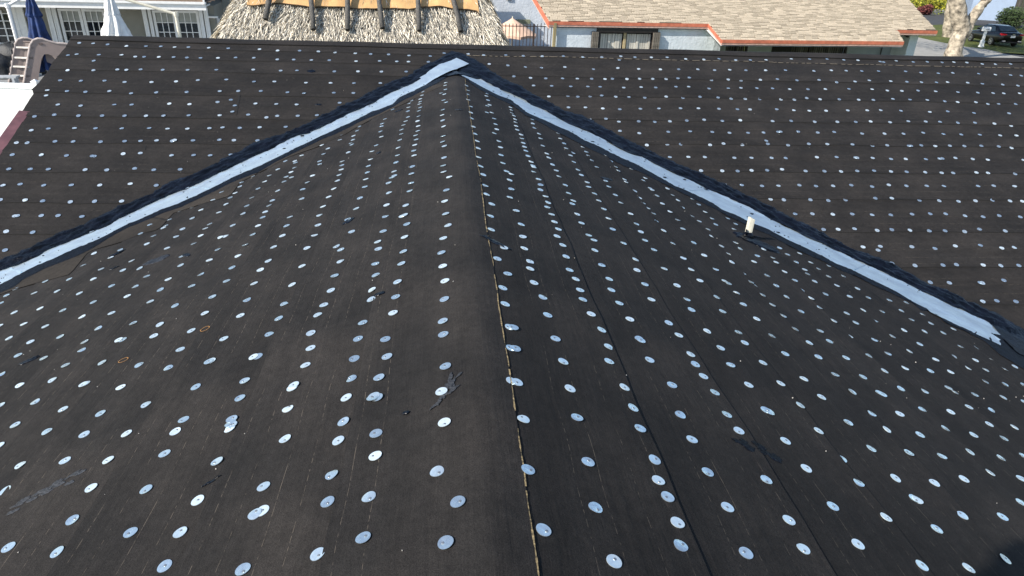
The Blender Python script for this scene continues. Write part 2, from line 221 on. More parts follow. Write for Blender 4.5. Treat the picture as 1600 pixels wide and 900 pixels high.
# ------------------------------------------------------------------ surveyed positions on the roof (mm / m)
TAGS="""-12,1250,1 236,1277,2 410,1212,2 20,1379,1 -227,1337,1 -345,1327,1 400,1399,2 221,1505,2 -37,1520,1 624,1312,2 -228,1489,1 -545,1341,1 642,1397,2 -348,1515,1 415,1590,2 828,1331,2 -225,1660,1 643,1498,2 -16,1735,1 232,1737,2 -354,1632,1 -543,1548,1 -564,1543,1 634,1566,2 -790,1435,1 -233,1770,1 845,1514,2 650,1665,2 -566,1658,1 420,1810,2 -356,1790,1 -26,1905,1 -787,1553,1 1044,1396,2 213,1950,2 232,1947,2 -352,1885,1 836,1668,2 643,1820,2 1052,1509,2 -778,1682,1 -247,1972,1 -264,1976,1 -259,1983,1 424,1976,2 -13,2056,1 -547,1880,1 -957,1608,1 650,1942,2 -362,2031,1 841,1839,2 1268,1459,2 -252,2099,1 1056,1688,2 -772,1862,1 230,2172,2 247,2174,2 427,2153,2 -359,2150,1 650,2072,2 -576,2062,1 -1185,1612,1 -990,1808,1 843,1978,2 1274,1625,2 -233,2230,1 -21,2288,1 1473,1419,2 -779,2036,1 -776,2052,1 239,2333,2 254,2335,2 -784,2064,1 -1205,1748,1 -586,2190,1 -785,2088,1 -364,2289,1 1067,1953,2 -582,2204,1 423,2325,2 628,2243,2 -23,2395,1 1271,1809,2 -995,1987,1 -250,2366,1 1480,1625,2 1058,2052,2 -1382,1693,1 873,2178,2 -1214,1897,1 -792,2224,1 -564,2342,1 1681,1456,2 1261,1957,2 -1000,2109,1 653,2364,2 -367,2441,1 236,2526,2 1478,1794,2 -993,2177,1 417,2517,2 -17,2579,1 828,2348,2 1067,2205,2 -1221,2043,1 1682,1621,2 -807,2349,1 -234,2578,1 -566,2470,1 651,2496,2 -363,2576,1 1494,1937,2 1271,2158,2 1287,2150,2 1060,2321,2 238,2684,2 -1218,2193,1 1704,1778,2 1716,1775,2 833,2507,2 827,2515,2 419,2688,2 1903,1542,2 -588,2602,1 630,2625,2 1054,2408,2 -15,2766,1 -1020,2400,1 -233,2732,1 -799,2527,1 1482,2098,2 1693,1881,2 -818,2530,1 -1416,2116,1 1275,2337,2 1061,2491,2 -1590,2028,1 1885,1739,2 -347,2785,1 273,2843,2 394,2818,2 -1218,2380,1 618,2767,2 828,2691,2 1697,2054,2 1489,2272,2 -234,2877,1 -1422,2277,1 -588,2774,1 -25,2924,1 1250,2484,2 -793,2710,1 -1018,2595,1 -1027,2592,1 -353,2882,1 1889,1908,2 -1620,2176,1 1062,2665,2 -573,2856,1 625,2875,2 235,2996,2 392,2968,2 -1416,2406,1 1688,2217,2 1474,2431,2 814,2844,2 -782,2852,1 2108,1788,2 1264,2642,2 1048,2779,2 1898,2087,2 -32,3088,1 -1226,2651,1 -350,3045,1 625,2996,2 403,3066,2 -1021,2794,1 -561,2997,1 -228,3089,1 1658,2393,2 -1625,2379,1 -1409,2585,1 1466,2603,2 808,2991,2 281,3165,2 2094,1990,2 1900,2246,2 610,3093,2 1255,2799,2 -790,3008,1 1648,2540,2 -1229,2811,1 -366,3193,1 -1816,2368,1 -1638,2536,1 391,3230,2 2096,2132,2 1897,2360,2 -227,3242,1 -24,3278,1 -567,3163,1 1027,3013,2 1446,2776,2 -1402,2764,1 -1003,3006,1 828,3128,2 2303,1909,2 620,3268,2 2098,2283,2 -1832,2511,1 229,3385,2 1245,3010,2 1459,2886,2 1899,2530,2 -1239,2993,1 -794,3218,1 -1636,2733,1 -1644,2729,1 2309,2090,2 1663,2768,2 0,3437,1 402,3405,2 -368,3388,1 1039,3188,2 -231,3433,1 -565,3352,1 824,3299,2 -1017,3182,1 2095,2433,2 1893,2678,2 -1840,2682,1 2316,2226,2 1264,3142,2 628,3430,2 -1223,3154,1 -1440,3040,1 -381,3495,1 -1641,2911,1 1457,3104,2 1679,2954,2 2490,2109,2 2096,2602,2 2107,2591,2 237,3595,2 -11,3615,1 2313,2391,2 1042,3365,2 411,3586,2 1889,2840,2 -586,3520,1 -788,3455,1 613,3549,2 -1853,2858,1 1260,3304,2 -1032,3384,1 -229,3633,1 -1457,3165,1 828,3509,2 2086,2736,2 2509,2251,2 -363,3642,1 2299,2541,2 -2046,2758,1 -622,3600,1 -1245,3349,1 -1632,3120,1 1675,3140,2 -1654,3126,1 -1852,2982,1 1914,2985,2 2490,2410,2 1498,3297,2 642,3689,2 1078,3533,2 258,3808,2 -1039,3554,1 2298,2717,2 -265,3795,1 -17,3832,1 -251,3800,1 -2049,2922,1 -1450,3363,1 2101,2924,2 403,3804,2 857,3679,2 1250,3518,2 -1844,3126,1 1664,3303,2 -805,3701,1 -558,3777,1 -1221,3529,1 1908,3137,2 2696,2319,2 -1653,3301,1 636,3804,2 838,3746,2 2505,2595,2 -1021,3666,1 1465,3490,2 -370,3888,1 -1873,3220,1 2316,2889,2 236,3967,2 2698,2449,2 2107,3107,2 -252,3964,1 1912,3295,2 2484,2772,2 1064,3777,2 1691,3467,2 638,3941,2 -1438,3594,1 -2065,3172,1 -7,4046,1 2712,2565,2 -1864,3355,1 384,4034,2 1464,3646,2 -797,3903,1 -1247,3728,1 2313,3035,2 828,3935,2 2116,3228,2 -1657,3546,1 -609,4004,1 -2247,3104,1 1909,3432,2 1688,3588,2 -1040,3885,1 1274,3817,2 1670,3606,2 2706,2708,2 627,4063,2 -379,4097,1 239,4151,2 -1443,3764,1 -1866,3524,1 1047,4001,2 2533,3015,2 1900,3554,2 1471,3820,2 -805,4077,1 2903,2606,2 -1261,3906,1 -2095,3400,1 -1659,3701,1 831,4107,2 645,4163,2 -240,4224,1 410,4223,2 2732,2854,2 2112,3459,2 -2266,3292,1 1257,3969,2 -578,4176,1 2338,3276,2 2721,2890,2 12,4294,1 -1027,4069,1 1683,3793,2 2525,3169,2 2896,2757,2 1920,3714,2 -1665,3844,1 646,4286,2 1904,3739,2 236,4377,2 -1457,3974,1 -2278,3435,1 -382,4340,1 -1871,3744,1 -1261,4076,1 2730,3059,2 2329,3447,2 -2081,3617,1 1064,4204,2 1270,4123,2 -239,4393,1 -828,4269,1 2912,2909,2 2119,3664,2 833,4306,2 -25,4442,1 415,4419,2 2543,3333,2 1483,4070,2 -1035,4235,1 -578,4391,1 627,4413,2 1682,4009,2 -1879,3876,1 1916,3892,2 852,4381,2 -2290,3613,1 -1453,4140,1 2330,3621,2 1276,4265,2 -1258,4247,1 -1664,4053,1 2750,3282,2 -2099,3801,1 229,4571,2 2125,3828,2 -831,4432,1 1071,4391,2 -28,4600,1 642,4524,2 2932,3140,2 -400,4559,1 2540,3539,2 -1864,4015,1 1893,4035,2 -1049,4407,1 -246,4604,1 444,4597,2 2337,3750,2 -2488,3588,1 411,4621,2 844,4527,2 3146,2961,2 1483,4294,2 1683,4226,2 -2290,3810,1 2123,3968,2 -569,4614,1 2935,3279,2 2758,3469,2 2551,3665,2 -386,4669,1 -1266,4419,1 643,4647,2 -1715,4223,1 -370,4695,1 2339,3879,2 -2091,4029,1 -1474,4377,1 1291,4484,2 -822,4625,1 -1506,4375,1 3162,3125,2 1077,4587,2 -2503,3767,1 224,4796,2 -23,4804,1 1942,4213,2 -248,4791,1 3332,2997,2 1493,4494,2 851,4725,2 -381,4814,1 401,4833,2 -1989,4215,1 2963,3474,2 -1276,4588,1 -582,4797,1 3166,3276,2 2775,3686,2 -2300,4040,1 629,4822,2 2368,4041,2 2135,4209,2 -1707,4432,1 -810,4787,1 1076,4737,2 1945,4359,2 2554,3945,2 1694,4496,2 -1479,4574,1 -2515,3970,1 -1039,4770,1 3359,3184,2 1275,4717,2 -2126,4278,1 -1285,4702,1 -2701,3853,1 2972,3652,2 2781,3838,2 3198,3435,2 2364,4190,2 -1702,4566,1 1522,4686,2 648,4973,2 836,4929,2 232,5050,2 1058,4882,2 403,5043,2 -1913,4496,1 -590,4989,1 644,5003,2 2118,4420,2 -2317,4264,1 3363,3352,2 -382,5050,1 -247,5071,1 1939,4546,2 -21,5106,1 2235,4376,2 -813,4982,1 -1289,4840,1 -2135,4438,1 2588,4160,2 1509,4798,2 -2715,4033,1 1725,4713,2 -1473,4809,1 1278,4911,2 2380,4360,2 3379,3467,2 3556,3249,2 -1720,4720,1 2806,4051,2 -2543,4232,1 1072,5014,2 644,5125,2 838,5088,2 2139,4559,2 2987,3929,2 -1076,5014,1 1500,4899,2 -255,5211,1 -600,5157,1 -34,5239,1 -1294,4964,1 -2343,4434,1 3207,3756,2 2605,4299,2 2396,4449,2 -1717,4809,1 1973,4710,2 -820,5137,1 233,5271,2 -382,5235,1 -1932,4725,1 417,5281,2 3403,3639,2 1722,4900,2 3585,3440,2 2809,4231,2 -1491,4988,1 635,5269,2 1267,5098,2 2631,4391,2 831,5243,2 -2557,4420,1 1504,5028,2 1059,5192,2 3218,3918,2 -1073,5191,1 -2746,4322,1 1957,4872,2 -2151,4744,1 3021,4154,2 2401,4624,2 -1935,4868,1 -255,5392,1 -827,5299,1 -602,5349,1 -31,5431,1 -2368,4641,1 3601,3588,2 1704,5052,2 3418,3837,2 2631,4532,2 -1307,5200,1 633,5414,2 -1721,5051,1 2838,4404,2 226,5489,2 1055,5324,2 1937,4981,2 1278,5266,2 418,5477,2 3250,4080,2 -392,5478,1 1511,5201,2 -2970,4313,1 3607,3732,2 3027,4308,2 2121,4933,2 827,5434,2 -2359,4775,1 -1509,5208,1 3778,3565,2 -841,5433,1 3421,3975,2 -2577,4661,1 -2775,4519,1 -1067,5380,1 -2170,4918,1 2623,4664,2 2820,4524,2 -251,5554,1 635,5536,2 -1939,5093,1 2290,4954,2 -3004,4441,1 3268,4255,2 1919,5177,2 -1722,5243,1 2815,4640,2 1722,5269,2 828,5563,2 2616,4789,2 -1303,5424,1 -2148,5057,1 -615,5605,1 2148,5088,2 -855,5562,1 3466,4130,2 3036,4525,2 1058,5550,2 -2147,5103,1 1491,5424,2 -2997,4542,1 219,5729,2 -261,5709,1 638,5669,2 -1262,5510,1 396,5729,2 3642,4011,2 -1516,5432,1 -394,5721,1 -29,5762,1 -2326,5063,1 -2610,4898,1 -1933,5281,1 1497,5502,2 -1735,5403,1 1727,5433,2 2143,5240,2 2816,4829,2 -1320,5577,1 3459,4319,2 1940,5364,2 3018,4713,2 -1057,5677,1 1719,5474,2 -597,5785,1 2384,5152,2 1280,5642,2 -247,5848,1 641,5825,2 -2183,5277,1 827,5815,2 1067,5765,2 -1729,5527,1 429,5903,2 -839,5820,1 -1510,5625,1 -1304,5702,1 -2331,5259,1 2364,5276,2 -1899,5485,1 -1077,5784,1 1935,5507,2 -395,5949,1 2150,5426,2 -37,6005,1 -2065,5466,1 1498,5745,2 220,6044,2 652,5986,2 1717,5688,2 -2166,5466,1 -251,6041,1 1278,5853,2 -1302,5836,1 1119,5927,2 -1511,5800,1 2140,5561,2 -575,6046,1 -1743,5717,1 1941,5676,2 1502,5858,2 434,6116,2 -1889,5690,1 1066,6003,2 -403,6117,1 -1075,5993,1 841,6084,2 -838,6069,1 1771,5816,2 632,6146,2 1276,6008,2 -1468,5938,1 -1758,5832,1 -43,6231,1 -1325,5997,1 -263,6241,1 -858,6164,1 218,6299,2 -1342,6059,1 -1695,5957,1 -396,6293,1 1280,6133,2 1078,6193,2 -1068,6183,1 -603,6284,1 434,6328,2 637,6302,2 1511,6090,2 1691,6029,2 852,6289,2 -855,6281,1 -1451,6171,1 -1312,6216,1 -38,6450,1 -381,6430,1 -262,6457,1 1495,6231,2 1277,6306,2 1072,6388,2 377,6520,2 649,6482,2 -611,6489,1 -992,6419,1 -870,6454,1 225,6586,2 -1160,6415,1 427,6579,2 -3492,5311,0 837,6517,2 4055,4868,0 -369,6603,1 3830,5096,0 1287,6468,2 -614,6605,1 658,6631,2 4378,4634,0 -3380,5529,0 -3077,5735,0 3679,5320,0 -854,6610,1 -269,6705,1 4222,4859,0 1079,6593,2 3411,5550,0 4027,5066,0 -8,6747,1 3796,5273,0 -2831,5950,0 -999,6643,1 4504,4638,0 842,6700,2 3551,5552,0 3848,5330,0 -3274,5750,0 -3589,5540,0 3238,5785,0 661,6785,2 -3053,5945,0 -603,6802,1 -261,6850,1 -2615,6187,0 399,6864,2 -3409,5752,0 -853,6780,1 4670,4630,0 211,6896,2 -383,6867,1 3713,5559,0 4286,5068,0 4498,4854,0 -32,6914,1 3411,5792,0 4517,4850,0 3082,6005,0 -3250,5939,0 649,6899,2 2706,6249,0 3212,5998,0 856,6889,2 -3599,5750,0 4142,5322,0 -3615,5745,0 -2846,6209,0 4414,5073,0 429,6974,2 3920,5536,0 3610,5786,0 2876,6237,0 -847,6923,1 -2476,6433,0 -777,6962,1 -3477,5943,0 -3097,6183,0 -274,7054,1 4733,4882,0 2536,6475,0 4067,5545,0 3077,6221,0 4352,5302,0 658,7043,2 -2706,6418,0 3479,5999,0 -387,7078,1 3805,5791,0 -2080,6692,0 -3623,5953,0 4666,5073,0 -2267,6673,0 2753,6472,0 3247,6227,0 -3337,6181,0 221,7181,2 -272,7163,1 -2882,6438,0 4242,5540,0 3659,5995,0 2276,6715,0 -24,7203,1 3993,5772,0 -2419,6670,0 425,7187,2 2911,6465,0 -556,7178,1 661,7189,2 4565,5331,0 4826,5063,0 -3827,5957,0 -3116,6407,0 -2619,6661,0 2474,6724,0 -1878,6934,0 3467,6237,0 3059,6475,0 -3570,6181,0 4427,5530,0 3841,6009,0 -390,7275,1 -58,7306,1 4182,5775,0 -273,7298,1 -2103,6929,0 2650,6724,0 -3306,6410,0 2089,6948,0 3638,6231,0 3224,6477,0 4999,5066,0 -2243,6932,0 4580,5528,0 4806,5332,0 -3774,6196,0 -2916,6697,0 225,7410,2 -370,7389,1 2314,6964,0 421,7412,2 -2489,6916,0 2963,6717,0 3815,6230,0 4402,5787,0 3390,6499,0 -3905,6173,0 -1650,7198,0 -3066,6681,0 -13,7463,1 4153,6026,0 2462,6970,0 -2679,6895,0 4984,5288,0 -2659,6906,0 4766,5516,0 -3627,6416,0 1851,7200,0 -1907,7185,0 2055,7163,0 3148,6720,0 -3311,6637,0 -266,7515,1 -3328,6636,0 -2100,7168,0 3629,6471,0 -2829,6903,0 4008,6239,0 4587,5790,0 437,7547,2 4323,6027,0 -3784,6417,0 2779,6961,0 5114,5298,0 -2272,7176,0 -2978,6900,0 -1369,7438,0 3365,6718,0 -2395,7155,0 4938,5553,0 -1564,7419,0 -3560,6641,0 3832,6474,0 2930,6977,0 4216,6217,0 2384,7199,0 1560,7439,0 -3123,6891,0 4742,5786,0 -1875,7372,0 -3966,6414,0 217,7670,2 -1773,7410,0 -2607,7144,0 3519,6720,0 1880,7401,0 -15,7694,1 1742,7444,0 -258,7694,1 3134,6965,0 4602,6008,0 4010,6473,0 -2797,7139,0 -3343,6881,0 4920,5754,0 2632,7215,0 -2070,7421,0 -3787,6650,0 2107,7420,0 5181,5529,0 4407,6245,0 2286,7411,0 -2976,7147,0 -2354,7406,0 2878,7207,0 -1164,7713,0 4191,6486,0 4806,6001,0 1361,7692,0 3421,6977,0 -9,7855,1 5101,5745,0 -3598,6887,0 3864,6732,0 -2244,7484,0 -1612,7658,0 2462,7426,0 4590,6236,0 1554,7691,0 -4044,6651,0 3069,7196,0 3427,7040,0 1750,7676,0 -2661,7391,0 -3237,7140,0 -1827,7657,0 -3762,6884,0 3640,6959,0 4378,6494,0 1943,7667,0 2657,7438,0 5002,5992,0 -2045,7661,0 4083,6735,0 -2249,7614,0 3282,7204,0 5277,5762,0 -2906,7378,0 -3481,7129,0 4816,6246,0 -1038,7934,0 -4003,6857,0 2186,7689,0 2861,7457,0 -3075,7367,0 1167,7932,0 4561,6488,0 -1253,7930,0 3463,7214,0 3885,6986,0 -1571,7897,0 4290,6730,0 -4100,6858,0 -3674,7118,0 5188,6003,0 4308,6727,0 3066,7439,0 1392,7958,0 2404,7699,0 1505,7940,0 -2445,7689,0 5483,5743,0 -2320,7744,0 -3284,7364,0 4997,6242,0 -1753,7916,0 4728,6482,0 1652,7956,0 -2722,7639,0 3632,7225,0 3660,7225,0 4091,6981,0 -3912,7103,0 1789,7964,0 4487,6736,0 2660,7711,0 3282,7462,0 1951,7944,0 -3500,7358,0 5373,6012,0 -2042,7930,0 -2927,7639,0 -4057,7070,0 -759,8191,0 2108,7953,0 4930,6475,0 1016,8180,0 -1056,8175,0 3865,7230,0 -2282,7922,0 2873,7717,0 -1317,8165,0 1230,8180,0 4683,6718,0 2296,7948,0 -3727,7352,0 -2475,7911,0 4375,6977,0 1457,8177,0 5555,6002,0 -1591,8162,0 -3296,7604,0 3656,7451,0 3114,7710,0 5105,6466,0 5363,6237,0 4085,7215,0 1662,8181,0 4850,6720,0 -3466,7595,0 2557,7969,0 -2816,7881,0 1811,8187,0 5685,5998,0 -1942,8174,0 -3964,7364,0 5232,6465,0 3332,7706,0 4603,6972,0 1000,8381,0 2756,7957,0 802,8408,0 -2161,8154,0 2094,8178,0 3877,7457,0 1183,8376,0 4283,7230,0 5534,6239,0 -475,8463,0 -764,8450,0 -4144,7340,0 -3130,7869,0 1387,8380,0 3484,7711,0 -3790,7568,0 -1036,8446,0 5073,6715,0 2965,7971,0 2310,8198,0 1567,8384,0 -1306,8434,0 4779,6984,0 -2470,8187,0 -3379,7839,0 1744,8391,0 2487,8193,0 4155,7454,0 3184,7967,0 1907,8390,0 5498,6476,0 -1733,8431,0 5232,6723,0 5761,6235,0 4605,7217,0 -4021,7584,0 -2772,8159,0 5265,6724,0 2001,8398,0 -1915,8423,0 3811,7724,0 3340,7954,0 -2994,8117,0 2740,8215,0 2178,8393,0 5029,6980,0 5623,6469,0 5052,6977,0 -3614,7876,0 964,8651,0 749,8675,0 522,8699,0 1160,8639,0 4422,7450,0 -219,8727,0 -458,8720,0 3513,7956,0 4011,7705,0 2337,8403,0 -598,8718,0 -2228,8441,0 2901,8225,0 -3247,8092,0 5422,6738,0 -803,8716,0 -1081,8703,0 -3846,7844,0 4869,7217,0 2502,8410,0 5179,6992,0 3142,8186,0 1454,8669,0 3692,7962,0 4197,7700,0 -2633,8411,0 1806,8639,0 -1400,8721,0 4639,7446,0 2669,8413,0 -3528,8084,0 -1609,8711,0 5617,6729,0 5333,6976,0 -4040,7861,0 -4211,7765,0 5920,6456,0 -197,8892,0 2820,8423,0 -1815,8709,0 3388,8207,0 5092,7215,0 -459,8901,0 -2947,8397,0 2118,8661,0 3954,7959,0 4405,7709,0 -2004,8700,0 -708,8910,0 465,8944,0 -925,8908,0 4831,7468,0 -3746,8105,0 -27,8967,0 272,8974,0 2972,8454,0 5788,6723,0 743,8953,0 5505,6979,0 -4241,7867,0 962,8937,0 2383,8656,0 -1112,8920,0 3553,8226,0 -3216,8385,0 4120,7957,0 1201,8936,0 -2280,8728,0 -1357,8929,0 3247,8424,0 -3987,8091,0 -1555,8928,0 2659,8656,0 1475,8954,0 3756,8229,0 5060,7457,0 5344,7244,0 -2490,8726,0 4679,7725,0 5673,6976,0 -3455,8382,0 1722,8944,0 4287,7990,0 -1782,8942,0 -2687,8708,0 -3602,8360,0 3462,8433,0 -4199,8087,0 2896,8666,0 3956,8233,0 2184,8900,0 4446,7972,0 1969,8957,0 -2044,8942,0 -3703,8367,0 -2883,8699,0 3623,8423,0 5575,7223,0 5876,6980,0 4923,7732,0 -3039,8703,0 5297,7484,0 4167,8217,0 6196,6714,0 -2264,8974,0 3151,8691,0 2222,8992,0 -3956,8356,0 -3189,8704,0 2405,8978,0 4690,7977,0 3877,8438,0 3366,8679,0 5096,7741,0 5786,7217,0 6075,6968,0 -3356,8704,0 -2631,8972,0 4402,8222,0 5513,7486,0 2622,8989,0 -4229,8347,0 -3517,8696,0 3565,8688,0 -2859,8973,0 4933,7973,0 -3614,8691,0 4106,8464,0 6223,6958,0 2832,8995,0 5347,7738,0 5687,7483,0 6013,7219,0 3774,8679,0 4632,8234,0 3070,8966,0 -4036,8581,0 -3098,8982,0 5122,7976,0 -3780,8728,0 4353,8445,0 -3255,8973,0 3309,8955,0 5895,7464,0 4035,8682,0 -3418,8986,0 -4029,8720,0 6253,7208,0 4943,8250,0 5701,7722,0 3520,8988,0 -3586,8977,0 4649,8461,0 5388,8008,0 3734,8957,0 6112,7470,0 4306,8703,0 -4278,8728,0 -3806,8965,0 -4362,8699,0 4862,8419,0 6456,7212,0 3935,8967,0 5598,7992,0 5936,7737,0 5245,8249,0 -4027,8987,0 6344,7454,0 5113,8438,0 5434,8228,0 4157,8992,0 4694,8716,0 5825,7995,0 -4198,9008,0 6538,7428,0 6254,7709,0 5624,8227,0 -4357,9013,0 5326,8484,0 6036,7971,0 4940,8744,0 4520,9037,0 6196,7957,0 5844,8239,0 5140,8740,0 5606,8470,0 4775,9045,0 5347,8732,0 6071,8227,0 6705,7711,0 6441,7965,0 5819,8462,0 6582,7939,0 5024,9057,0 5582,8742,0 6015,8461,0 6357,8213,0 6731,7951,0 5253,9050,0 6217,8461,0 5452,9050,0 6626,8214,0 5959,8750,0 6954,7947,0 6383,8480,0 6157,8723,0 6828,8209,0 5756,9032,0 5797,9020,0 6653,8474,0 6973,8210,0 6396,8720,0 5996,9062,0 6847,8460,0 7191,8214,0 6602,8729,0 6228,9041,0 7118,8445,0 6429,9046,0 7313,8423,0 6970,8731,0 6638,9041,0 7194,8714,0 6813,9050,0 6997,9044,0 7407,8710,0 7546,8693,0 7210,9026,0 7403,9026,0 7637,9046,0"""
LM_UP=[(0.136,8.749),(-0.077,8.57),(-0.171,8.444),(-0.281,8.28),(-0.423,8.12),(-0.613,7.946),(-0.694,7.835),(-0.82,7.655),(-0.994,7.504),(-1.128,7.347),(-1.271,7.185),(-1.398,7.06),(-1.502,7.013),(-1.633,6.864),(-1.734,6.748),(-1.836,6.65),(-2.152,6.305),(-2.24,6.205),(-2.339,6.107),(-2.462,6.012),(-2.556,5.92),(-2.653,5.808),(-2.765,5.678),(-2.8,5.594),(-2.926,5.492),(-3.036,5.393),(-3.094,5.355),(-3.179,5.269),(-3.207,5.195),(-3.324,5.114),(-3.416,5.061)]
LM_LO=[(0.231,8.634),(-0.02,8.39),(-0.187,8.206),(-0.276,8.074),(-0.414,7.897),(-0.547,7.726),(-0.582,7.473),(-0.744,7.37),(-0.798,7.403),(-0.969,7.133),(-1.113,6.996),(-1.254,6.863),(-1.395,6.681),(-1.565,6.46),(-1.745,6.271),(-1.937,6.11),(-2.03,5.987),(-2.139,5.842),(-2.273,5.707),(-2.406,5.658),(-2.523,5.542),(-2.613,5.503),(-2.685,5.362),(-2.765,5.253),(-2.88,5.175),(-2.996,5.054),(-3.085,5.011),(-3.167,4.894),(-3.253,4.772)]
LT_OUT=[(0.051,9.03),(-0.059,8.869),(-0.174,8.67),(-0.362,8.516),(-0.45,8.352),(-0.576,8.268),(-0.681,8.186),(-0.814,8.031),(-0.972,7.807),(-1.099,7.698),(-1.219,7.558),(-1.364,7.389),(-1.432,7.291),(-1.542,7.163),(-1.752,7.007),(-1.89,6.916),(-2.346,6.34),(-2.515,6.239),(-2.615,6.07),(-2.749,5.942),(-2.873,5.84),(-2.992,5.667),(-3.086,5.584),(-3.187,5.523),(-3.289,5.385),(-3.367,5.289),(-3.483,5.206)]
LT_IN=[(0.017,8.225),(-0.163,7.893),(-0.284,7.743),(-0.465,7.518),(-0.554,7.31),(-0.705,7.124),(-0.873,7.012),(-0.943,6.924),(-1.079,6.756),(-1.222,6.669),(-1.348,6.51),(-1.468,6.359),(-1.584,6.213),(-1.658,6.036),(-1.833,5.942),(-1.944,5.842),(-2.082,5.667),(-2.195,5.562),(-2.307,5.539),(-2.451,5.431),(-2.574,5.348),(-2.665,5.148),(-2.705,5.019),(-2.813,4.915),(-2.941,4.857),(-3.038,4.728),(-3.045,4.577),(-3.119,4.548)]
RM_UP=[(0.222,8.255),(0.393,8.308),(0.498,8.156),(0.603,8.046),(0.743,7.939),(0.844,7.833),(0.94,7.693),(1.072,7.592),(1.179,7.442),(1.296,7.277),(1.408,7.202),(1.531,7.11),(1.647,6.988),(1.724,6.788),(1.819,6.68),(1.959,6.696),(2.085,6.527),(2.213,6.388),(2.298,6.338),(2.389,6.259),(2.47,6.156),(2.586,6.067),(2.661,6.005),(2.754,5.907),(2.837,5.834),(2.94,5.693),(3.027,5.601),(3.102,5.522),(3.17,5.373),(3.292,5.335),(3.363,5.26),(3.442,5.208),(3.505,5.125),(3.61,5.043),(3.704,4.944),(3.809,4.846),(3.902,4.733),(3.988,4.64),(4.073,4.55),(4.183,4.46),(4.117,4.531),(4.24,4.4),(4.315,4.306),(4.288,4.188)]
RM_LO=[(0.224,8.192),(0.307,8.04),(0.426,7.851),(0.578,7.684),(0.718,7.643),(0.846,7.175),(1.009,7.103),(1.156,6.943),(1.264,6.877),(1.361,6.669),(1.519,6.548),(1.677,6.375),(1.814,6.274),(1.928,6.101),(2.002,5.974),(2.074,5.851),(2.189,5.817),(2.28,5.718),(2.369,5.621),(2.41,5.488),(2.52,5.457),(2.624,5.343),(2.767,5.319),(2.853,5.179),(2.969,5.051),(3.088,4.963),(3.156,4.846),(3.276,4.797),(3.347,4.718),(3.433,4.622),(3.517,4.528),(3.568,4.392),(3.648,4.304),(3.685,4.202),(3.616,4.261),(3.694,4.177),(3.809,4.089),(3.898,3.991),(3.98,3.939),(4.015,3.9)]
RT_OUT=[(0.051,9.052),(0.2,8.992),(0.373,8.781),(0.447,8.678),(0.59,8.456),(0.767,8.244),(0.872,8.151),(0.97,8.003),(1.152,7.807),(1.309,7.617),(1.508,7.502),(1.67,7.306),(1.812,7.132),(1.981,6.949),(2.081,6.86),(2.171,6.743),(2.332,6.587),(2.55,6.422),(2.608,6.341),(2.713,6.262),(2.839,6.107),(2.947,6.006),(3.026,5.92),(3.092,5.847),(3.196,5.716),(3.297,5.623),(3.375,5.521),(3.471,5.399),(3.605,5.27),(3.741,5.185),(3.83,5.102),(3.926,4.981),(4.022,4.844),(4.131,4.786),(4.216,4.691),(4.283,4.618),(4.363,4.545),(4.451,4.447),(4.409,4.509),(4.461,4.421),(4.533,4.327)]
RT_IN=[(0.017,8.225),(0.183,8.178),(0.363,7.642),(0.691,7.342),(0.796,7.025),(0.974,6.837),(1.104,6.605),(1.241,6.461),(1.367,6.284),(1.504,6.185),(1.63,6.053),(1.771,5.994),(1.915,5.841),(2.008,5.743),(2.122,5.622),(2.233,5.505),(2.341,5.391),(2.446,5.28),(2.548,5.171),(2.674,5.12),(2.707,5.004),(2.797,4.948),(2.905,4.873),(3.029,4.78),(3.087,4.678),(3.236,4.636),(3.291,4.538),(3.407,4.451),(3.537,4.348),(3.632,4.283),(3.671,4.202),(3.524,4.212),(3.632,4.096),(3.754,4.038),(3.834,3.916),(3.791,3.723),(3.842,3.544)]
PATCH=[(-0.563,7.203),(-0.755,6.97),(-0.968,6.624),(-1.179,6.413),(-1.454,6.29),(-1.778,5.846),(-1.753,5.463),(-2.222,5.45),(-2.176,5.051),(-2.302,5.058),(-2.445,4.988),(-2.694,4.996),(-2.605,4.523),(-2.967,4.541),(-3.096,4.509)]
RAKE=[(-4.526,9.248),(-4.477,8.941),(-4.46,8.528),(-4.423,8.316),(-4.398,8.021),(-4.413,7.889),(-4.361,7.835),(-4.309,7.449),(-4.242,7.444),(-4.169,6.87),(-4.166,6.679)]
YEL=[]
SPOTS=[(-1.909,4.305),(-2.351,4.703),(-1.688,4.223),(-2.233,4.381),(0.219,3.22),(-0.601,3.978),(-0.318,2.808),(1.301,5.337),(2.346,4.745),(2.379,4.851),(2.442,4.774),(1.108,1.871),(0.006,1.909),(-0.141,1.84),(-1.381,1.962),(-1.302,1.964),(-0.758,1.761),(-2.152,3.189),(-1.571,8.43),(-1.386,7.672),(-0.486,7.02),(0.1,6.296),(-0.554,5.496)]
RINGS=[(-1.16,2.956),(-1.512,2.853)]
CUTS=[(-2.257,7.851),(-2.188,7.414),(-2.915,6.833),(-2.89,6.755)]
STUB=[(2.352,4.828)]
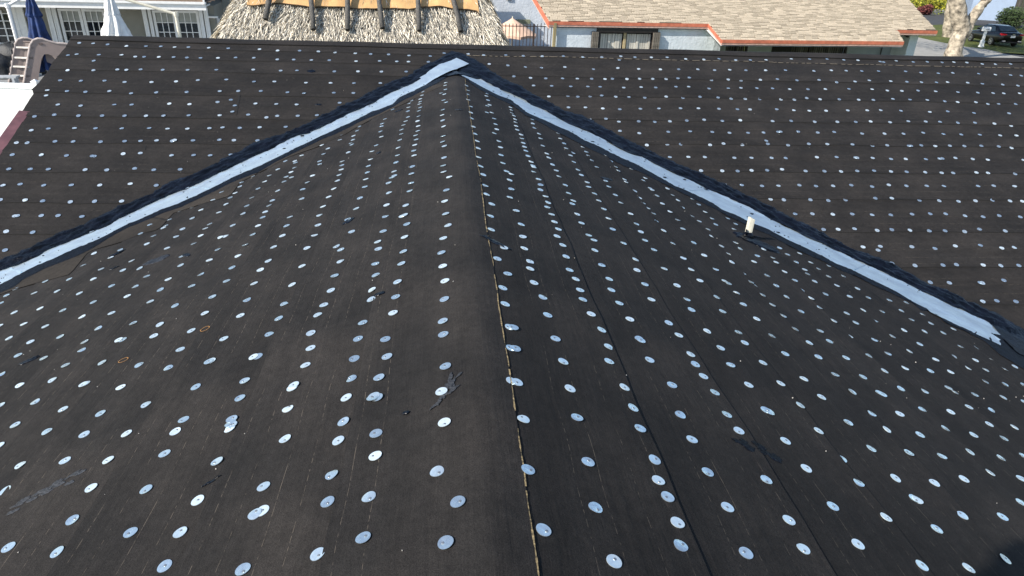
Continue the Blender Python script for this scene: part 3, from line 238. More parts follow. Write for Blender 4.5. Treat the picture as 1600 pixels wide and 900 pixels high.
# ------------------------------------------------------------------ materials in use
LN = [.045, .125, .235, .315]
FELT = felt_mat('felt', (.0250, .0223, .0203), (.0158, .0147, .0140), LN)
FELT_W = felt_mat('weathered_felt', (.034, .029, .024), (.023, .020, .017), [])
EDGE = mat('felt_cut_gap_shade', (.006, .006, .006), .9)  # near-black paints the shade of the lap gaps, also used for knife cuts
TAR = mat('roofing_cement', (.0030, .0042, .0085), .30, 0, .5, 12, .008, 40, .28)  # black cement, with the sky's reflection painted in as navy
TARSP = mat('smeared_cement', (.016, .018, .024), .5, 0, .5, 60, .004, 200, .6)
METAL = mat('galvanised_valley', (.74, .88, 1.0), .40, .72, .07, 9, .0035, 25, .5, stretch=(1, 1, 1))  # pale blue base paints reflected sky into the grey zinc
TAG = mat('tin_tag_steel', (.84, .94, 1.0), .36, .80, .06, 60, .0012, 70, .5, island=.09)  # blue in the base colour stands for reflected sky
FELT.node_tree.nodes['Principled BSDF'].inputs['Roughness'].default_value = .8
TAR2 = mat('thin_roofing_cement', (.0030, .0042, .0085), .45, 0, .5, 30, .008, 60, .16)  # same navy base, sky reflection put into the colour
NAIL = mat('nail_head', (.42, .44, .46), .35, .8)
GOLD = mat('frayed_selvage', (.34, .25, .12), .8, 0, .6, 120, col2=(.022, .018, .012))
MAROON = mat('maroon_drip_edge', (.13, .055, .06), .5, 0, .2, 8)
STUCCO_W = mat('white_stucco', (.66, .70, .74), .9, 0, .06, 3, .003, 14)
# ------------------------------------------------------------------ roof surface
X0 = .1177; AY = 8.49; TT = .299; RR = .05
def und(x, y):
    h = .0035*noise.noise(V(x*1.3, y*1.3, .3)) + .0025*noise.noise(V(x*5, y*5, 4.3))
    if zm(y) > zw(x): return h+.0075*noise.noise(V(x*1.1, y*7, 2.2))+.0035*noise.noise(V(x*2.6, y*17, 6.2))
    h += .0048*noise.noise(V(x*4+y*1.8, y*2.3-x*2, 3.1))+.0025*noise.noise(V(x*9, y*6, 8.1))
    return h+.004*noise.noise(V(x*4.5, y*.9, 7))*min(1, abs(x-X0)*2)
def zw(x): return -TT*(math.sqrt((x-X0)**2+RR*RR)-RR)
def zm(y): return TT*(y-AY) if y < 9.24 else TT*(9.24-AY) - TT*(y-9.24)
WE_L = [.45, .87, 1.29, 1.71, 2.13, 2.55, 2.97, 3.39, 3.81, 4.23, 4.5]
WE_R = [.56, .985, 1.385, 1.80, 2.22, 2.64, 3.06, 3.48, 3.90, 4.32, 4.5]
ME_L = [8.93, 8.65, 8.36, 7.83, 7.35, 6.865, 6.38, 5.925, 5.51, 5.05, 4.6, 4.15]
ME_R = [8.93, 8.66, 8.42, 7.96, 7.44, 6.97, 6.46, 6.017, 5.52, 5.05, 4.60, 4.15]
def wig(i, t, s): return .012*noise.noise(V(t*.9, i*3.7, s)) + .008*noise.noise(V(t*3.3, i*3.7, s))
def we(side, i, y):
    if i < 0: return 0
    return (WE_L if side < 0 else WE_R)[i] + (wig(i, y, side) if i < 10 else 0)
def me_(i, x):
    t = max(0, min(1, (x+.6)/1.4)); t = t*t*(3-2*t)
    base = ME_L[i]*(1-t)+ME_R[i]*t
    return base + wig(i, x, 9)
LIFT = .0062
def surf(x, y, reg):
    if reg == 0:
        up = 9.24
        for i in range(12):
            e = me_(i, x)
            if y >= e: return zm(y)+und(x, y)+LIFT*(up-y)/max(.05, up-e)
            up = e
        return zm(y)+und(x, y)
    side = -1 if reg == 1 else 1; d = abs(x-X0)
    if (side < 0 and d < .45) or (side > 0 and d < .092): return zw(x)+und(x, y)+LIFT
    prev = 0 if side > 0 else .45
    for i in range(11):
        e = we(side, i, y)
        if d <= e: return zw(x)+und(x, y)+LIFT*(d-prev)/max(.05, e-prev)
        prev = e
    return zw(x)+und(x, y)
def S(x, y): return max(zw(x), zm(y))+und(x, y)+.006
YB = -2.6       # the wing runs back behind the camera
house = thing('house', 'low house whose whole roof is covered in black felt dotted with shiny metal nailing discs', 'house', (0, 3, G))
sheets = []
def sheet(fn, nu, nv, uvfn, edgefn=None, name='felt_sheet', m=None):
    b = MB(); b.grid(fn, nu, nv, 0, uvfn)
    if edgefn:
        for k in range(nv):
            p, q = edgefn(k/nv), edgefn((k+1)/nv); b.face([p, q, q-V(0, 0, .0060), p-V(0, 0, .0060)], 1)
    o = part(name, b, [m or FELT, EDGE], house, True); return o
# wing courses
def yend(x): return AY-abs(x-X0)+.06
for side in (-1, 1):
    for i in range(11):
        def P(u, v, side=side, i=i):
            y0 = YB
            # iterate once for the end at the valley
            d1 = we(side, i, 3); d0 = (we(side, i-1, 3) if i else (.0 if side > 0 else .45)) - (.03 if i else 0)
            d = d0+(d1-d0)*u; y = YB+(yend(X0+side*d)-YB)*v
            d1 = we(side, i, y); d0 = (we(side, i-1, y)-.03) if i else (.0 if side > 0 else .45-.03)
            d = d0+(d1-d0)*u; x = X0+side*d
            return x, y, u, d1-d, d
        if side < 0 and i == 0:
            continue
        def F(u, v, P=P): x, y, uu, du, d = P(u, v); return V(x, y, zw(x)+und(x, y)+LIFT*uu)
        def U(u, v, P=P): x, y, uu, du, d = P(u, v); return (du, y)
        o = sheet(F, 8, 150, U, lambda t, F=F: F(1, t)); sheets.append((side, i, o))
def capF(u, v):
    dd = -we(-1, 0, 3)*(1-u)+.09*u; y = YB+(yend(X0+dd)-YB)*v
    dl = we(-1, 0, y); dr = .09+.010*noise.noise(V(y*1.3, 3, 1))+.003*noise.noise(V(y*7, 3, 1)); dd = -dl*(1-u)+dr*u; x = X0+dd
    return V(x, y, zw(x)+und(x, y)+LIFT*.75+(.004*noise.noise(V(x*9, y*3.2, 5))+.002*noise.noise(V(x*16, y*11, 5)))*max(0, 1-abs(x-X0)/.12))
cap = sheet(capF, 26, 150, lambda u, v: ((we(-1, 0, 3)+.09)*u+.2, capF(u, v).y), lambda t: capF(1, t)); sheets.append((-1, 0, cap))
# golden frayed selvage of the cap sheet
b = MB()
for k in range(620):
    t0, t1 = k/620, (k+1)/620; p, q = capF(1, t0), capF(1, t1); w0 = .0022+.0024*noise.noise(p*30); 
    if noise.noise(p*9+V(3, 3, 3)) < -.25: continue
    n = V(.28, 0, 1).normalized()*.0015
    b.face([p-V(w0, 0, 0)+n, p+V(w0*.7, 0, -.001)+n, q+V(w0*.7, 0, -.001)+n, q-V(w0, 0, 0)+n])
o = part('selvage', b, GOLD, house); o['kind'] = 'stuff'
# main slope courses
RK = sorted([(y, x) for x, y in RAKE])
def xl(y): return float(np.interp(y, [r[0] for r in RK], [r[1] for r in RK])) if y >= RK[0][0] else -4.17
def xr(y): return 12.5
for i in range(12):
    if i == 1: spans = [(-99, .05)]
    else: spans = [(-99, .12), (.12, 99)] if i > 2 else [(-99, 99)]
    for a, c in spans:
        def F(u, v, i=i, a=a, c=c):
            y = me_(i, 0)
            for _ in range(2):
                x0 = max(a, xl(y)); x1 = min(c, xr(y)); x = x0+(x1-x0)*v
                lo = me_(i, x); hi = (me_(i-1, x)+.03) if i else 9.24
                if i == 2 and x > .05: hi = me_(0, x)+.03
                y = hi+(lo-hi)*u
            return V(x, y, zm(y)+und(x, y)+LIFT*u)
        nv = 150 if a < -50 and c > 50 else 90
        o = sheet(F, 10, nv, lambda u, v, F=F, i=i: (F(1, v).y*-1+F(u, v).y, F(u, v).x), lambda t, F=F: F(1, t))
        sheets.append((0, (i, a), o))
def stF(x): return V(x, me_(0, x), zm(me_(0, x))+und(x, me_(0, x))+LIFT+.001)
b = MB(); k = .25
while k < 12.4:
    l = random.uniform(.03, .12)
    if noise.noise(V(k*1.1, 2, 2)) > -.35: p, q = stF(k), stF(k+l); b.face([p, q, q+V(0, .006, .002), p+V(0, .006, .002)])
    k += l+random.uniform(.01, .06)
o = part('selvage', b, mat('pale_selvage', (.30, .25, .18), .8), house); o['kind'] = 'stuff'
# far side of the main ridge, ridge cap sheet, rear slopes kept plain felt
b = MB(); b.grid(lambda u, v: V(-4.5+17*v, 9.24+4.9*u, zm(9.24+4.9*u)+.004+und(-4.5+17*v, 9.24)*(1-u)), 8, 60, 0, lambda u, v: (u*4.9, v*17))
part('felt_sheet', b, [FELT], house, True)
def rcF(u, v):
    x = -4.50+17*v; t = (u-.5)*.30; y = 9.24+t; z = zm(9.24)-TT*(math.sqrt(t*t+.0016)-.04)+.006+und(x, y) + .005*noise.noise(V(x*.5, 8, 1))
    return V(x, y, z)
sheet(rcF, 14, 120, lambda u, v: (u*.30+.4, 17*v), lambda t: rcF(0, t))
# deck under the felt, walls, fascia
DECK = mat('deck_boards', (.16, .11, .07), .8, 0, .2, 6)
b = MB()
def dk(poly): b.prism(poly, V(0, 0, -.03))
dk([V(-4.12, 4.1, zm(4.1)-.03), V(12.4, 4.1, zm(4.1)-.03), V(12.4, 9.24, zm(9.24)-.03), V(-4.47, 9.24, zm(9.24)-.03), V(-4.12, 7, zm(7)-.03)][::-1])
part('roof_deck', b, DECK, house)
b = MB(); dk([V(-4.45, 9.24, zm(9.24)-.03), V(12.4, 9.24, zm(9.24)-.03), V(12.4, 14.1, zm(14.1)-.03), V(-4.45, 14.1, zm(14.1)-.03)][::-1]); part('roof_deck', b, DECK, house)
for s in (-1, 1):
    b = MB(); p = [V(X0, YB, -.03), V(X0+s*4.5, YB, zw(X0+s*4.5)-.03), V(X0+s*4.5, 4.0, zw(X0+s*4.5)-.03), V(X0, 8.4, -.03)]
    b.prism(p if s < 0 else p[::-1], V(0, 0, -.03)); part('roof_deck', b, DECK, house)
b = MB()
for (xa, ya, xb, yb) in ((-3.9, 4.4, -3.9, 13.8), (12.0, 4.4, 12.0, 13.8), (-3.9, 13.7, 12.1, 13.7), (-3.9, YB+.3, -3.9, 4.5), (4.1, YB+.3, 4.1, 4.5), (-3.9, YB+.4, 4.2, YB+.4), (4.1, 4.4, 12.1, 4.4)):
    b.obox(V(xa, ya, G), V(xb-xa or .12, 0, 0), V(0, yb-ya or .12, 0), V(0, 0, 2.45))
part('wall', b, STUCCO_W, house)
# maroon drip edge along the left rake
b = MB()
def dp(px, py): 
    r = ray(px, py); o = V(0, 0, CAMH); k = ((-AY*TT) - CAMH + .0)/(r.z-TT*r.y); return o+r*k
q = [dp(30, 173), dp(47, 175), dp(-2, 246), dp(-22, 246)]
d = (q[2]-q[1])*.9
q[2] += d; q[3] += d
b.prism([p+V(0, 0, .004) for p in q], V(0, 0, -.004)); b.prism([q[0], q[3], q[3]-V(.004, 0, 0), q[0]-V(.004, 0, 0)], V(0, 0, -.07))
part('drip_edge', b, MAROON, house)
# ------------------------------------------------------------------ valleys
SQ = math.sqrt(.5)
def sp(side, x, y):
    dx = (x-.12)*side; dy = y-AY
    return (dx-dy)*SQ, (dx+dy)*SQ
def xy(side, s, p):
    dx = (s+p)*SQ; dy = (p-s)*SQ; return .12+side*dx, AY+dy
def curve(side, pts):
    q = sorted(sp(side, *p) for p in pts); S_ = [a for a, _ in q]; P_ = [c for _, c in q]
    return lambda s: float(np.interp(s, S_, P_))
def ribbon(side, lo, hi, s0, s1, ds, n, zf, name, m, rag_lo=0, rag_hi=0, fr=22, seed=0, jag=0):
    b = MB(); ns_ = int((s1-s0)/ds)
    def F(u, v):
        s = s0+(s1-s0)*v; a, c = lo(s), hi(s); s -= jag*v**30*(.3+1.4*abs(noise.noise(V(u*7, seed, 2))))
        a += rag_lo*(noise.noise(V(s*fr, 1.3, seed))+.6*noise.noise(V(s*fr*2.7, 5.3, seed))); c += rag_hi*(noise.noise(V(s*fr, 7.3, seed))+.6*noise.noise(V(s*fr*2.7, 9.3, seed)))
        p = a+(c-a)*u; x, y = xy(side, s, p); return V(x, y, S(x, y)+zf(u, s, p))
    b.grid(F, n, ns_)
    if side > 0: b.f = [f[::-1] for f in b.f]
    return part(name, b, m, house, True)
for side, up, lo, out, inn, send, sst in ((-1, LM_UP, LM_LO, LT_OUT, LT_IN, 6.2, -.21), (1, RM_UP, RM_LO, RT_OUT, RT_IN, 6.2, .235)):
    cu, cl, cO, cI = curve(side, up), curve(side, lo), curve(side, out), curve(side, inn)
    mend = 6.2 if side < 0 else max(sp(side, *p)[0] for p in up[-3:])
    # galvanised strip, ragged where the cement laps over it
    o = ribbon(side, lambda s: cl(s)-.026, lambda s: cu(s)+.028, sst, mend, .03, 8, lambda u, s, p: .007+.003*math.sin(3.1*u)+.002*noise.noise(V(s*2, p*9, 1))+(.024*max(0, min(1, (.55-s)/.4)) if side < 0 else 0), 'valley_metal', METAL, .008, .008, 13, 2+side, jag=(.11 if side > 0 else .02))
    o['label'] = 'pale galvanised metal strip laid in the %s valley' % ('left' if side < 0 else 'right')
    def zo(u, s, p): 
        e = min(1, (1-u)*6); return (.012*e+.012*noise.noise(V(s*9, p*28, 2))*e + .005*noise.noise(V(s*40, p*60, 2))*e + .002)
    def zi(u, s, p):
        e = min(1, u*5); return (.005*e+.003*noise.noise(V(s*30, p*30, 2))*e + .002)
    o = ribbon(side, lambda s: ((lambda f: (cu(s)+.008)*(1-f)+(cl(s)-.01)*f)(max(0, min(1, (s-mend+.14)/.22)))) if s > sst else cI(s), cO, -.36, send, .017, 14, zo, 'roofing_cement', TAR, .008, .022, 18, 4+side)
    o['label'] = 'lumpy black roofing cement troweled along the upper edge of the %s valley metal' % ('left' if side < 0 else 'right')
    o = ribbon(side, cI, lambda s: cl(s)-.018 if s < mend-.2 or side < 0 else cu(s), -.1, send, .02, 6, zi, 'roofing_cement', TAR2, .012, .006, 16, 6+side)
    o['label'] = 'thin line of black roofing cement below the %s valley metal' % ('left' if side < 0 else 'right')
# lap joints of the metal lengths
for side, up, lo in ((-1, LM_UP, LM_LO), (1, RM_UP, RM_LO)):
    cu, cl = curve(side, up), curve(side, lo)
    for s_ in (1.55, 3.35, 4.85):
        ribbon(side, lambda s: cl(s), lambda s: cu(s), s_, s_+.012, .006, 6, lambda u, s, p: .0125, 'metal_lap', METAL)
# loose flecks and torn scabs of cement on the metal
for side, up, lo in ((-1, LM_UP, LM_LO), (1, RM_UP, RM_LO)):
    cu, cl = curve(side, up), curve(side, lo); b = MB(); rr = random.Random(9+side)
    for k in range(60):
        s = rr.uniform(.5, 5.4); f = rr.choice((rr.uniform(.05, .95), rr.uniform(.75, 1), rr.uniform(0, .15))); p = cl(s)+(cu(s)-cl(s))*f; x, y = xy(side, s, p); r = rr.uniform(.002, .0055) if rr.random() < .94 else .014
        a0 = rr.uniform(0, 3); z = S(x, y)+.0105
        pts = [V(x+r*(1+.5*rr.random())*math.cos(t*1.047)*SQ*(1.8 if side > 0 else 1.8), y-side*0+r*(1+.5*rr.random())*math.sin(t*1.047), z) for t in range(6)]
        b.prism(pts, V(0, 0, .003))
    o = part('cement_fleck', b, TAR, house); o['kind'] = 'stuff'
# weathered felt pieces showing along the left valley
cp = curve(-1, PATCH); ci = curve(-1, LT_IN)
segs = [(.6, 1.9), (1.9, 3.0), (3.02, 3.9), (3.92, 5.2)]
for k, (a, c) in enumerate(segs):
    o = ribbon(-1, lambda s: cp(s), lambda s: ci(s)+.02, a, c, .05, 4, lambda u, s, p: .001+.0015*noise.noise(V(s*3, p*8, 3)), 'felt_patch', FELT_W, .004, 0, 5, 20+k)
    o['label'] = 'brownish weathered felt offcut beside the left valley'
# ------------------------------------------------------------------ tin tags
def tagmesh(seed):
    r = random.Random(seed); b = MB(); n = 26; R_ = .0208; h = .0016
    na = r.uniform(0, 6.28); nr = r.uniform(.001, .010); cx, cy = nr*math.cos(na), nr*math.sin(na); bend = r.uniform(-.0026, .0022); ba = r.uniform(0, 3.14)
    def zz(x, y):
        t = x*math.cos(ba)+y*math.sin(ba); dn = math.hypot(x-cx, y-cy); return h + bend*(t/R_)**2 - .0014*math.exp(-(dn/.006)**2)
    rings = []
    c0 = len(b.v); b.v.append((cx, cy, zz(cx, cy)))
    for j in range(3):
        f = (.28, .68, 1)[j]; ring = []
        for k in range(n):
            t = 2*math.pi*k/n; x = cx*(1-f)+R_*f*math.cos(t); y = cy*(1-f)+R_*f*math.sin(t); ring.append(len(b.v)); b.v.append((x, y, zz(x, y)))
        rings.append(ring)
    low = []
    for k in range(n): x, y, z = b.v[rings[2][k]]; low.append(len(b.v)); b.v.append((x*.995, y*.995, z-.0018))
    for k in range(n):
        q = (k+1) % n; b.f.append((c0, rings[0][k], rings[0][q])); b.m.append(0)
        for j in range(2): b.f.append((rings[j][k], rings[j+1][k], rings[j+1][q], rings[j][q])); b.m.append(0)
        b.f.append((rings[2][k], low[k], low[q], rings[2][q])); b.m.append(0)
    zc = zz(cx, cy)
    i = len(b.v)
    for z_, rr in ((zc, .0040), (zc+.0016, .0042), (zc+.0020, .0030)):
        for k in range(8): t = 2*math.pi*k/8; b.v.append((cx+rr*math.cos(t), cy+rr*math.sin(t), z_))
    for j in range(2):
        for k in range(8): q = (k+1) % 8; b.f.append((i+j*8+k, i+j*8+q, i+j*8+8+q, i+j*8+8+k)); b.m.append(1)
    b.f.append(tuple(range(i+16, i+24))); b.m.append(1)
    return b
TB = [tagmesh(s) for s in range(6)]; TM = [t.mesh('tin_tag', [TAG, NAIL]) for t in TB]
def tagxf(x, y, reg, rnd):
    z = surf(x, y, reg); e = .03
    n = V(-(surf(x+e, y, reg)-surf(x-e, y, reg))/(2*e), -(surf(x, y+e, reg)-surf(x, y-e, reg))/(2*e), 1)
    if abs(n.x) > .6 or abs(n.y) > .6: n = V(0, -TT, 1) if reg == 0 else V(TT*(1 if reg == 2 else -1), 0, 1)
    n = n.normalized()+V(rnd.gauss(0, .035), rnd.gauss(0, .035), 0); n.normalize()
    a = V(math.cos(rnd.uniform(0, 6.28)), math.sin(rnd.uniform(0, 6.28)), 0); a = (a-n*a.dot(n)).normalized() if (a-n*a.dot(n)).length > .1 else n.orthogonal().normalized(); c = n.cross(a)
    M = Matrix((a, c, n)).transposed().to_4x4(); M.translation = V(x, y, z+(.0034 if reg == 0 else .0017)); return M
rnd = random.Random(5); done = []; big = MB(); cnt = 0
def owner(x, y, reg):
    if reg == 0:
        for i in range(12):
            if i == 1 and x > .05: continue
            if y >= me_(i, x):
                for s, k, o in sheets:
                    if s == 0 and k[0] == i and (len([1 for t in sheets if t[0] == 0 and t[1][0] == i]) == 1 or (k[1] < -50) == (x < .12)): return o
    else:
        side = -1 if reg == 1 else 1; d = abs(x-X0)
        if (side < 0 and d < .45) or (side > 0 and d < .09): return cap
        for i in range(11):
            if d <= we(side, i, y):
                for s, k, o in sheets:
                    if s == side and k == i: return o
    return cap
for w in TAGS.split():
    x, y, reg = w.split(','); x = int(x)/1000; y = int(y)/1000; reg = int(reg)
    M = tagxf(x, y, reg, rnd)
    for (a, c) in done:
        if abs(a-x) < .036 and abs(c-y) < .036: M.translation.z += .0022; break
    done.append((x, y)); k = rnd.randrange(6)
    if cnt < 300:
        p = owner(x, y, reg); o = bpy.data.objects.new('tin_tag', TM[k]); C.objects.link(o); o.parent = p
        M.translation -= WL[p.name]; o.matrix_local = M
    else:
        i = len(big.v); big.v += [tuple(M @ Vector(q)) for q in TB[k].v]; big.f += [tuple(i+j for j in f) for f in TB[k].f]; big.m += TB[k].m
    cnt += 1
# the rows go on over the rest of the roof, beside and behind the viewpoint
def seen(x, y):
    q = RC @ np.array([x, y, max(zm(y), zw(x))-CAMH])
    return q[2] > .05 and -25 < 800+FPX*q[0]/q[2] < 1625 and 450+FPX*q[1]/q[2] < 925
def extra(x, y, reg):
    if seen(x, y) or random.random() < .06: return
    M = tagxf(x, y, reg, rnd); k = rnd.randrange(6); i = len(big.v); big.v += [tuple(M @ Vector(q)) for q in TB[k].v]; big.f += [tuple(i+j for j in f) for f in TB[k].f]; big.m += TB[k].m
for i in range(10):
    for h in (.035, .25):
        x = -4.0
        while x < 12.2:
            y = me_(i, x)+h
            if zm(y) > zw(x)+.12 and x > xl(y)+.1 and y < 9.05 and not (i == 1 and x > 0): extra(x, y+random.uniform(-.01, .01), 0)
            x += random.uniform(.17, .27)
for side in (-1, 1):
    for i in range(9):
        for h in (.04, .25):
            y = YB+.2
            while y < 7:
                d = we(side, i, y)-h; x = X0+side*d
                if d > .05 and y < yend(x)-.45 and not (-2.0 < x < -1.1 and -1.5 < y < -.5): extra(x, y, 1 if side < 0 else 2)
                y += random.uniform(.17, .27)
o = part('tin_tag', big, [TAG, NAIL], house); o['kind'] = 'stuff'
# ------------------------------------------------------------------ marks and small things on the roof
def reg_of(x, y): return 0 if zm(y) > zw(x) else (1 if x < X0 else 2)
def blob(x, y, a, c, ang, seed, m, name='cement_smear', h=.004, hole=0):
    b = MB(); n = 40; reg = reg_of(x, y)
    ca, sa = math.cos(ang), math.sin(ang); rings = []
    for j, f in enumerate((0, .35, .7, .92, 1.0)):
        ring = []
        for k in range(n):
            t = 2*math.pi*k/n; r = 1+.38*noise.noise(V(math.cos(t)*1.5, math.sin(t)*1.5, seed))+.30*noise.noise(V(math.cos(t)*5, math.sin(t)*5, seed))
            lx, ly = a*r*f*math.cos(t), c*r*f*math.sin(t); X, Y = x+lx*ca-ly*sa, y+lx*sa+ly*ca
            z = surf(X, Y, reg)+(h*(1+.9*noise.noise(V(X*60, Y*60, seed))) if f < .95 else .0012); ring.append(len(b.v)); b.v.append((X, Y, z))
        rings.append(ring)
    for j in range(4):
        for k in range(n): q = (k+1) % n; b.f.append((rings[j][k], rings[j+1][k], rings[j+1][q], rings[j][q])); b.m.append(0)
    return part(name, b, m, house, True)
mat('scuffed_cement', (.036, .038, .043), .6, 0, .5, 120, .002, 200); SC = MATS['scuffed_cement']
def smear(x, y, L_, w, ang, seed, m, n=9):
    r = random.Random(seed)
    for k in range(n):
        t = (k+.5)/n*2-1; q = L_*(t+r.uniform(-.1, .1)); d = r.gauss(0, w*.45)
        blob(x+q*math.cos(ang)-d*math.sin(ang), y+q*math.sin(ang)+d*math.cos(ang), L_/n*r.uniform(1.6, 3.4), w*r.uniform(.12, .42), ang+r.uniform(-.5, .5), seed+k*1.7, m, h=.002)
SP = SPOTS
# x,y, half length, half width, angle
blob(*SP[0], .085, .05, .3, 1, TARSP); blob(*SP[1], .06, .02, .8, 2, TAR, h=.006); blob(*SP[2], .05, .018, 2.3, 3, TAR); blob(*SP[3], .03, .012, .5, 4, TAR)
blob(SP[4][0]+.02, SP[4][1]-.01, .09, .022, -.55, 5, TAR, h=.004); blob(*SP[5], .05, .022, .9, 6, TAR); blob(*SP[6], .03, .015, 0, 7, TAR)
blob(*SP[7], .06, .025, .3, 8, TAR); blob(SP[8][0]+.02, SP[8][1], .17, .10, -.5, 9, TAR, h=.012); blob(*SP[9], .06, .03, .9, 10, TAR); blob(SP[10][0], SP[10][1]+.05, .13, .05, -.6, 11, TAR)
smear(SP[11][0], SP[11][1], .075, .055, -.75, 61, TAR2, 9); mat('scuffed_cement', (.036, .038, .043), .6, 0, .5, 120, .002, 200); blob(*SP[13], .012, .008, 0, 14, TAR)
SC = MATS['scuffed_cement']
smear(SP[12][0], SP[12][1], .085, .042, 1.1, 31, SC); smear(SP[14][0]-.02, SP[14][1]-.01, .11, .040, .55, 47, SC, 12); blob(*SP[16], .03, .006, .5, 17, TAR)
blob(*SP[17], .05, .02, .6, 18, TAR); blob(*SP[18], .05, .03, 0, 19, TAR); blob(*SP[19], .04, .02, 0, 20, TAR); blob(*SP[20], .05, .02, .6, 21, TAR); blob(*SP[21], .04, .015, 0, 22, TAR); blob(*SP[22], .03, .014, .8, 23, TAR)
# orange crayon rings
ORG = mat('orange_crayon', (.42, .21, .06), .8, 0, .3, 200)
for k, (x, y) in enumerate(RINGS):
    b = MB(); rg = reg_of(x, y); n = 36
    for j in range(n):
        q = []
        for t, r in ((j, .0185), (j, .0215), (j+1, .0215), (j+1, .0185)):
            a = 2*math.pi*t/n; r_ = r*(1+.06*math.sin(a*2+k)); X, Y = x+r_*math.cos(a), y+r_*math.sin(a); q.append(V(X, Y, surf(X, Y, rg)+.0025))
        b.face(q)
    part('crayon_ring', b, ORG, house)
# knife cuts in the felt
for (a, c, w) in ((CUTS[0], CUTS[1], .012), (CUTS[2], CUTS[3], .008)):
    b = MB(); n = 10
    for j in range(n):
        q = []
        for t, s in ((j, -1), (j, 1), (j+1, 1), (j+1, -1)):
            f = t/n; x = a[0]+(c[0]-a[0])*f+.012*noise.noise(V(t, 1, 1)); y = a[1]+(c[1]-a[1])*f; ww = w*(1.3-f)*.8
            q.append(V(x+s*ww, y, surf(x, y, 0)+.003))
        b.face(q)
    part('cut_slit', b, EDGE, house)
# grit and paint specks
b = MB()
for k in range(170):
    x = random.uniform(-3.2, 4.2); y = random.uniform(1, 8.6); rg = reg_of(x, y); z = surf(x, y, rg)+.001; r = random.uniform(.0010, .0034); a = random.uniform(0, 3)
    b.tube([V(x, y, z), V(x+r*math.cos(a), y+r*math.sin(a), z+r)], [r, r*.5], 5)
o = part('grit', b, mat('pale_grit', (.45, .42, .37), .8, island=.4), house); o['kind'] = 'stuff'
# cut white plastic pipe stub standing in cement
x, y = STUB[0]; z = surf(x, y, 2)
b = MB()
prof = [(-.025, .008), (-.012, .010), (.012, .010), (.025, .008), (.025, -.007), (.012, -.010), (-.012, -.010), (-.025, -.007)]
bot = [V(x+a, y+c, z-.01) for a, c in prof]; top = [V(x+a*1.05+.012, y+c+.012, z+.150+.018*(1 if a < 0 else -.2)) for a, c in prof]
i = len(b.v); b.v += [tuple(p) for p in bot+top]; b.f += [(i+k, i+(k+1) % 8, i+8+(k+1) % 8, i+8+k) for k in range(8)] + [tuple(range(i+15, i+7, -1))]; b.m += [0]*9
pipe = part('vent_stub', b, mat('cream_pvc', (.80, .76, .62), .45, 0, .06, 30), house)
pipe['label'] = 'short cream plastic vent stub standing in black cement near the right valley'
b = MB(); b.tube([V(x-.002, y, z-.01), V(x, y, z+.02), V(x+.002, y+.003, z+.045)], [.055, .038, .030], 14, 0, .9); part('cement_collar', b, TAR, pipe, True)
b = MB(); b.tube([V(x-.018, y-.013, z+.03), V(x-.024, y-.015, z+.075)], [.011, .006], 7, 0, .9); part('cement_collar', b, TAR, pipe, True)
b = MB(); b.tube([V(x+.03, y+.0, z+.012), V(x+.10, y+.03, z-.005), V(x+.19, y+.075, z-.040)], [.007, .005, .004], 6); part('wire', b, TAR, house, True)
# unseen block added left behind the viewpoint, to shade the lower right roof
blk = MB(); blk.obox(V(-1.9, -1.4, -.75), V(.7, 0, 0), V(0, .78, 0), V(0, 0, 3.3)); blk.obox(V(-1.94, -1.44, 2.55), V(.78, 0, 0), V(0, .82, 0), V(0, 0, .10))
part('shade_block', blk, STUCCO_W, house)
# ------------------------------------------------------------------ ground
GRASS = mat('lawn', (.10, .115, .030), .9, 0, .35, 1.2, .03, 30, .2, col2=(.055, .07, .022))
CONC = mat('concrete', (.34, .33, .30), .85, 0, .10, 1.5, .003, 80)
PATIO = mat('patio_paving', (.30, .31, .31), .8, 0, .12, 1.2, .003, 60)
ASPH = mat('asphalt', (.060, .060, .062), .85, 0, .2, 2, .004, 120)
def sheetpoly(name, pts, m, kind='structure', dz=0):
    b = MB(); b.face([V(p[0], p[1], G+dz) for p in pts]); o = part(name, b, m, None); o['kind'] = kind; return o
sheetpoly('ground', [(-400, -150), (400, -150), (400, 600), (-400, 600)], GRASS)
def gp(px, py): p = onz(px, py, G); return (p.x, p.y)
sheetpoly('patio', [(-40, 14.3), (9.4, 14.3), (9.4, 46), (-40, 46)], PATIO, dz=.004)
sheetpoly('driveway', [gp(1425, 56), gp(1450, 62), gp(1500, 72), gp(1540, 77), gp(1605, 91), (44, 40), (44, 25), (22, 25), (22, 45)][::-1], CONC, dz=.006)
sheetpoly('road', [gp(1400, 42), gp(1440, 40), gp(1478, 38), gp(1530, 40), gp(1606, 46), gp(1606, 30), gp(1530, 24), gp(1478, 22), gp(1440, 24), gp(1400, 26)][::-1], ASPH, dz=.008)
sheetpoly('footpath', [gp(1400, 26), gp(1440, 23.5), gp(1478, 21.5), gp(1530, 23.5), gp(1530, 19), gp(1478, 15), gp(1440, 14.5), gp(1400, 18)][::-1], CONC, dz=.010)
sheetpoly('street', [gp(1600, 90), gp(1555, 82), (44, 40), (70, 40), (70, 55)][::-1], ASPH, dz=.012)
# ------------------------------------------------------------------ shared materials
WHITE = mat('white_paint', (.86, .86, .83), .5, 0, .04, 6)
OLIVE = mat('olive_stucco', (.27, .26, .215), .9, 0, .06, 2, .01, 30)
GLASS = mat('dark_glass', (.018, .022, .024), .08, 0, .3, 2, spec=.8)
SHADE = mat('pale_window_blind', (.40, .41, .37), .7, 0, .1, 3)
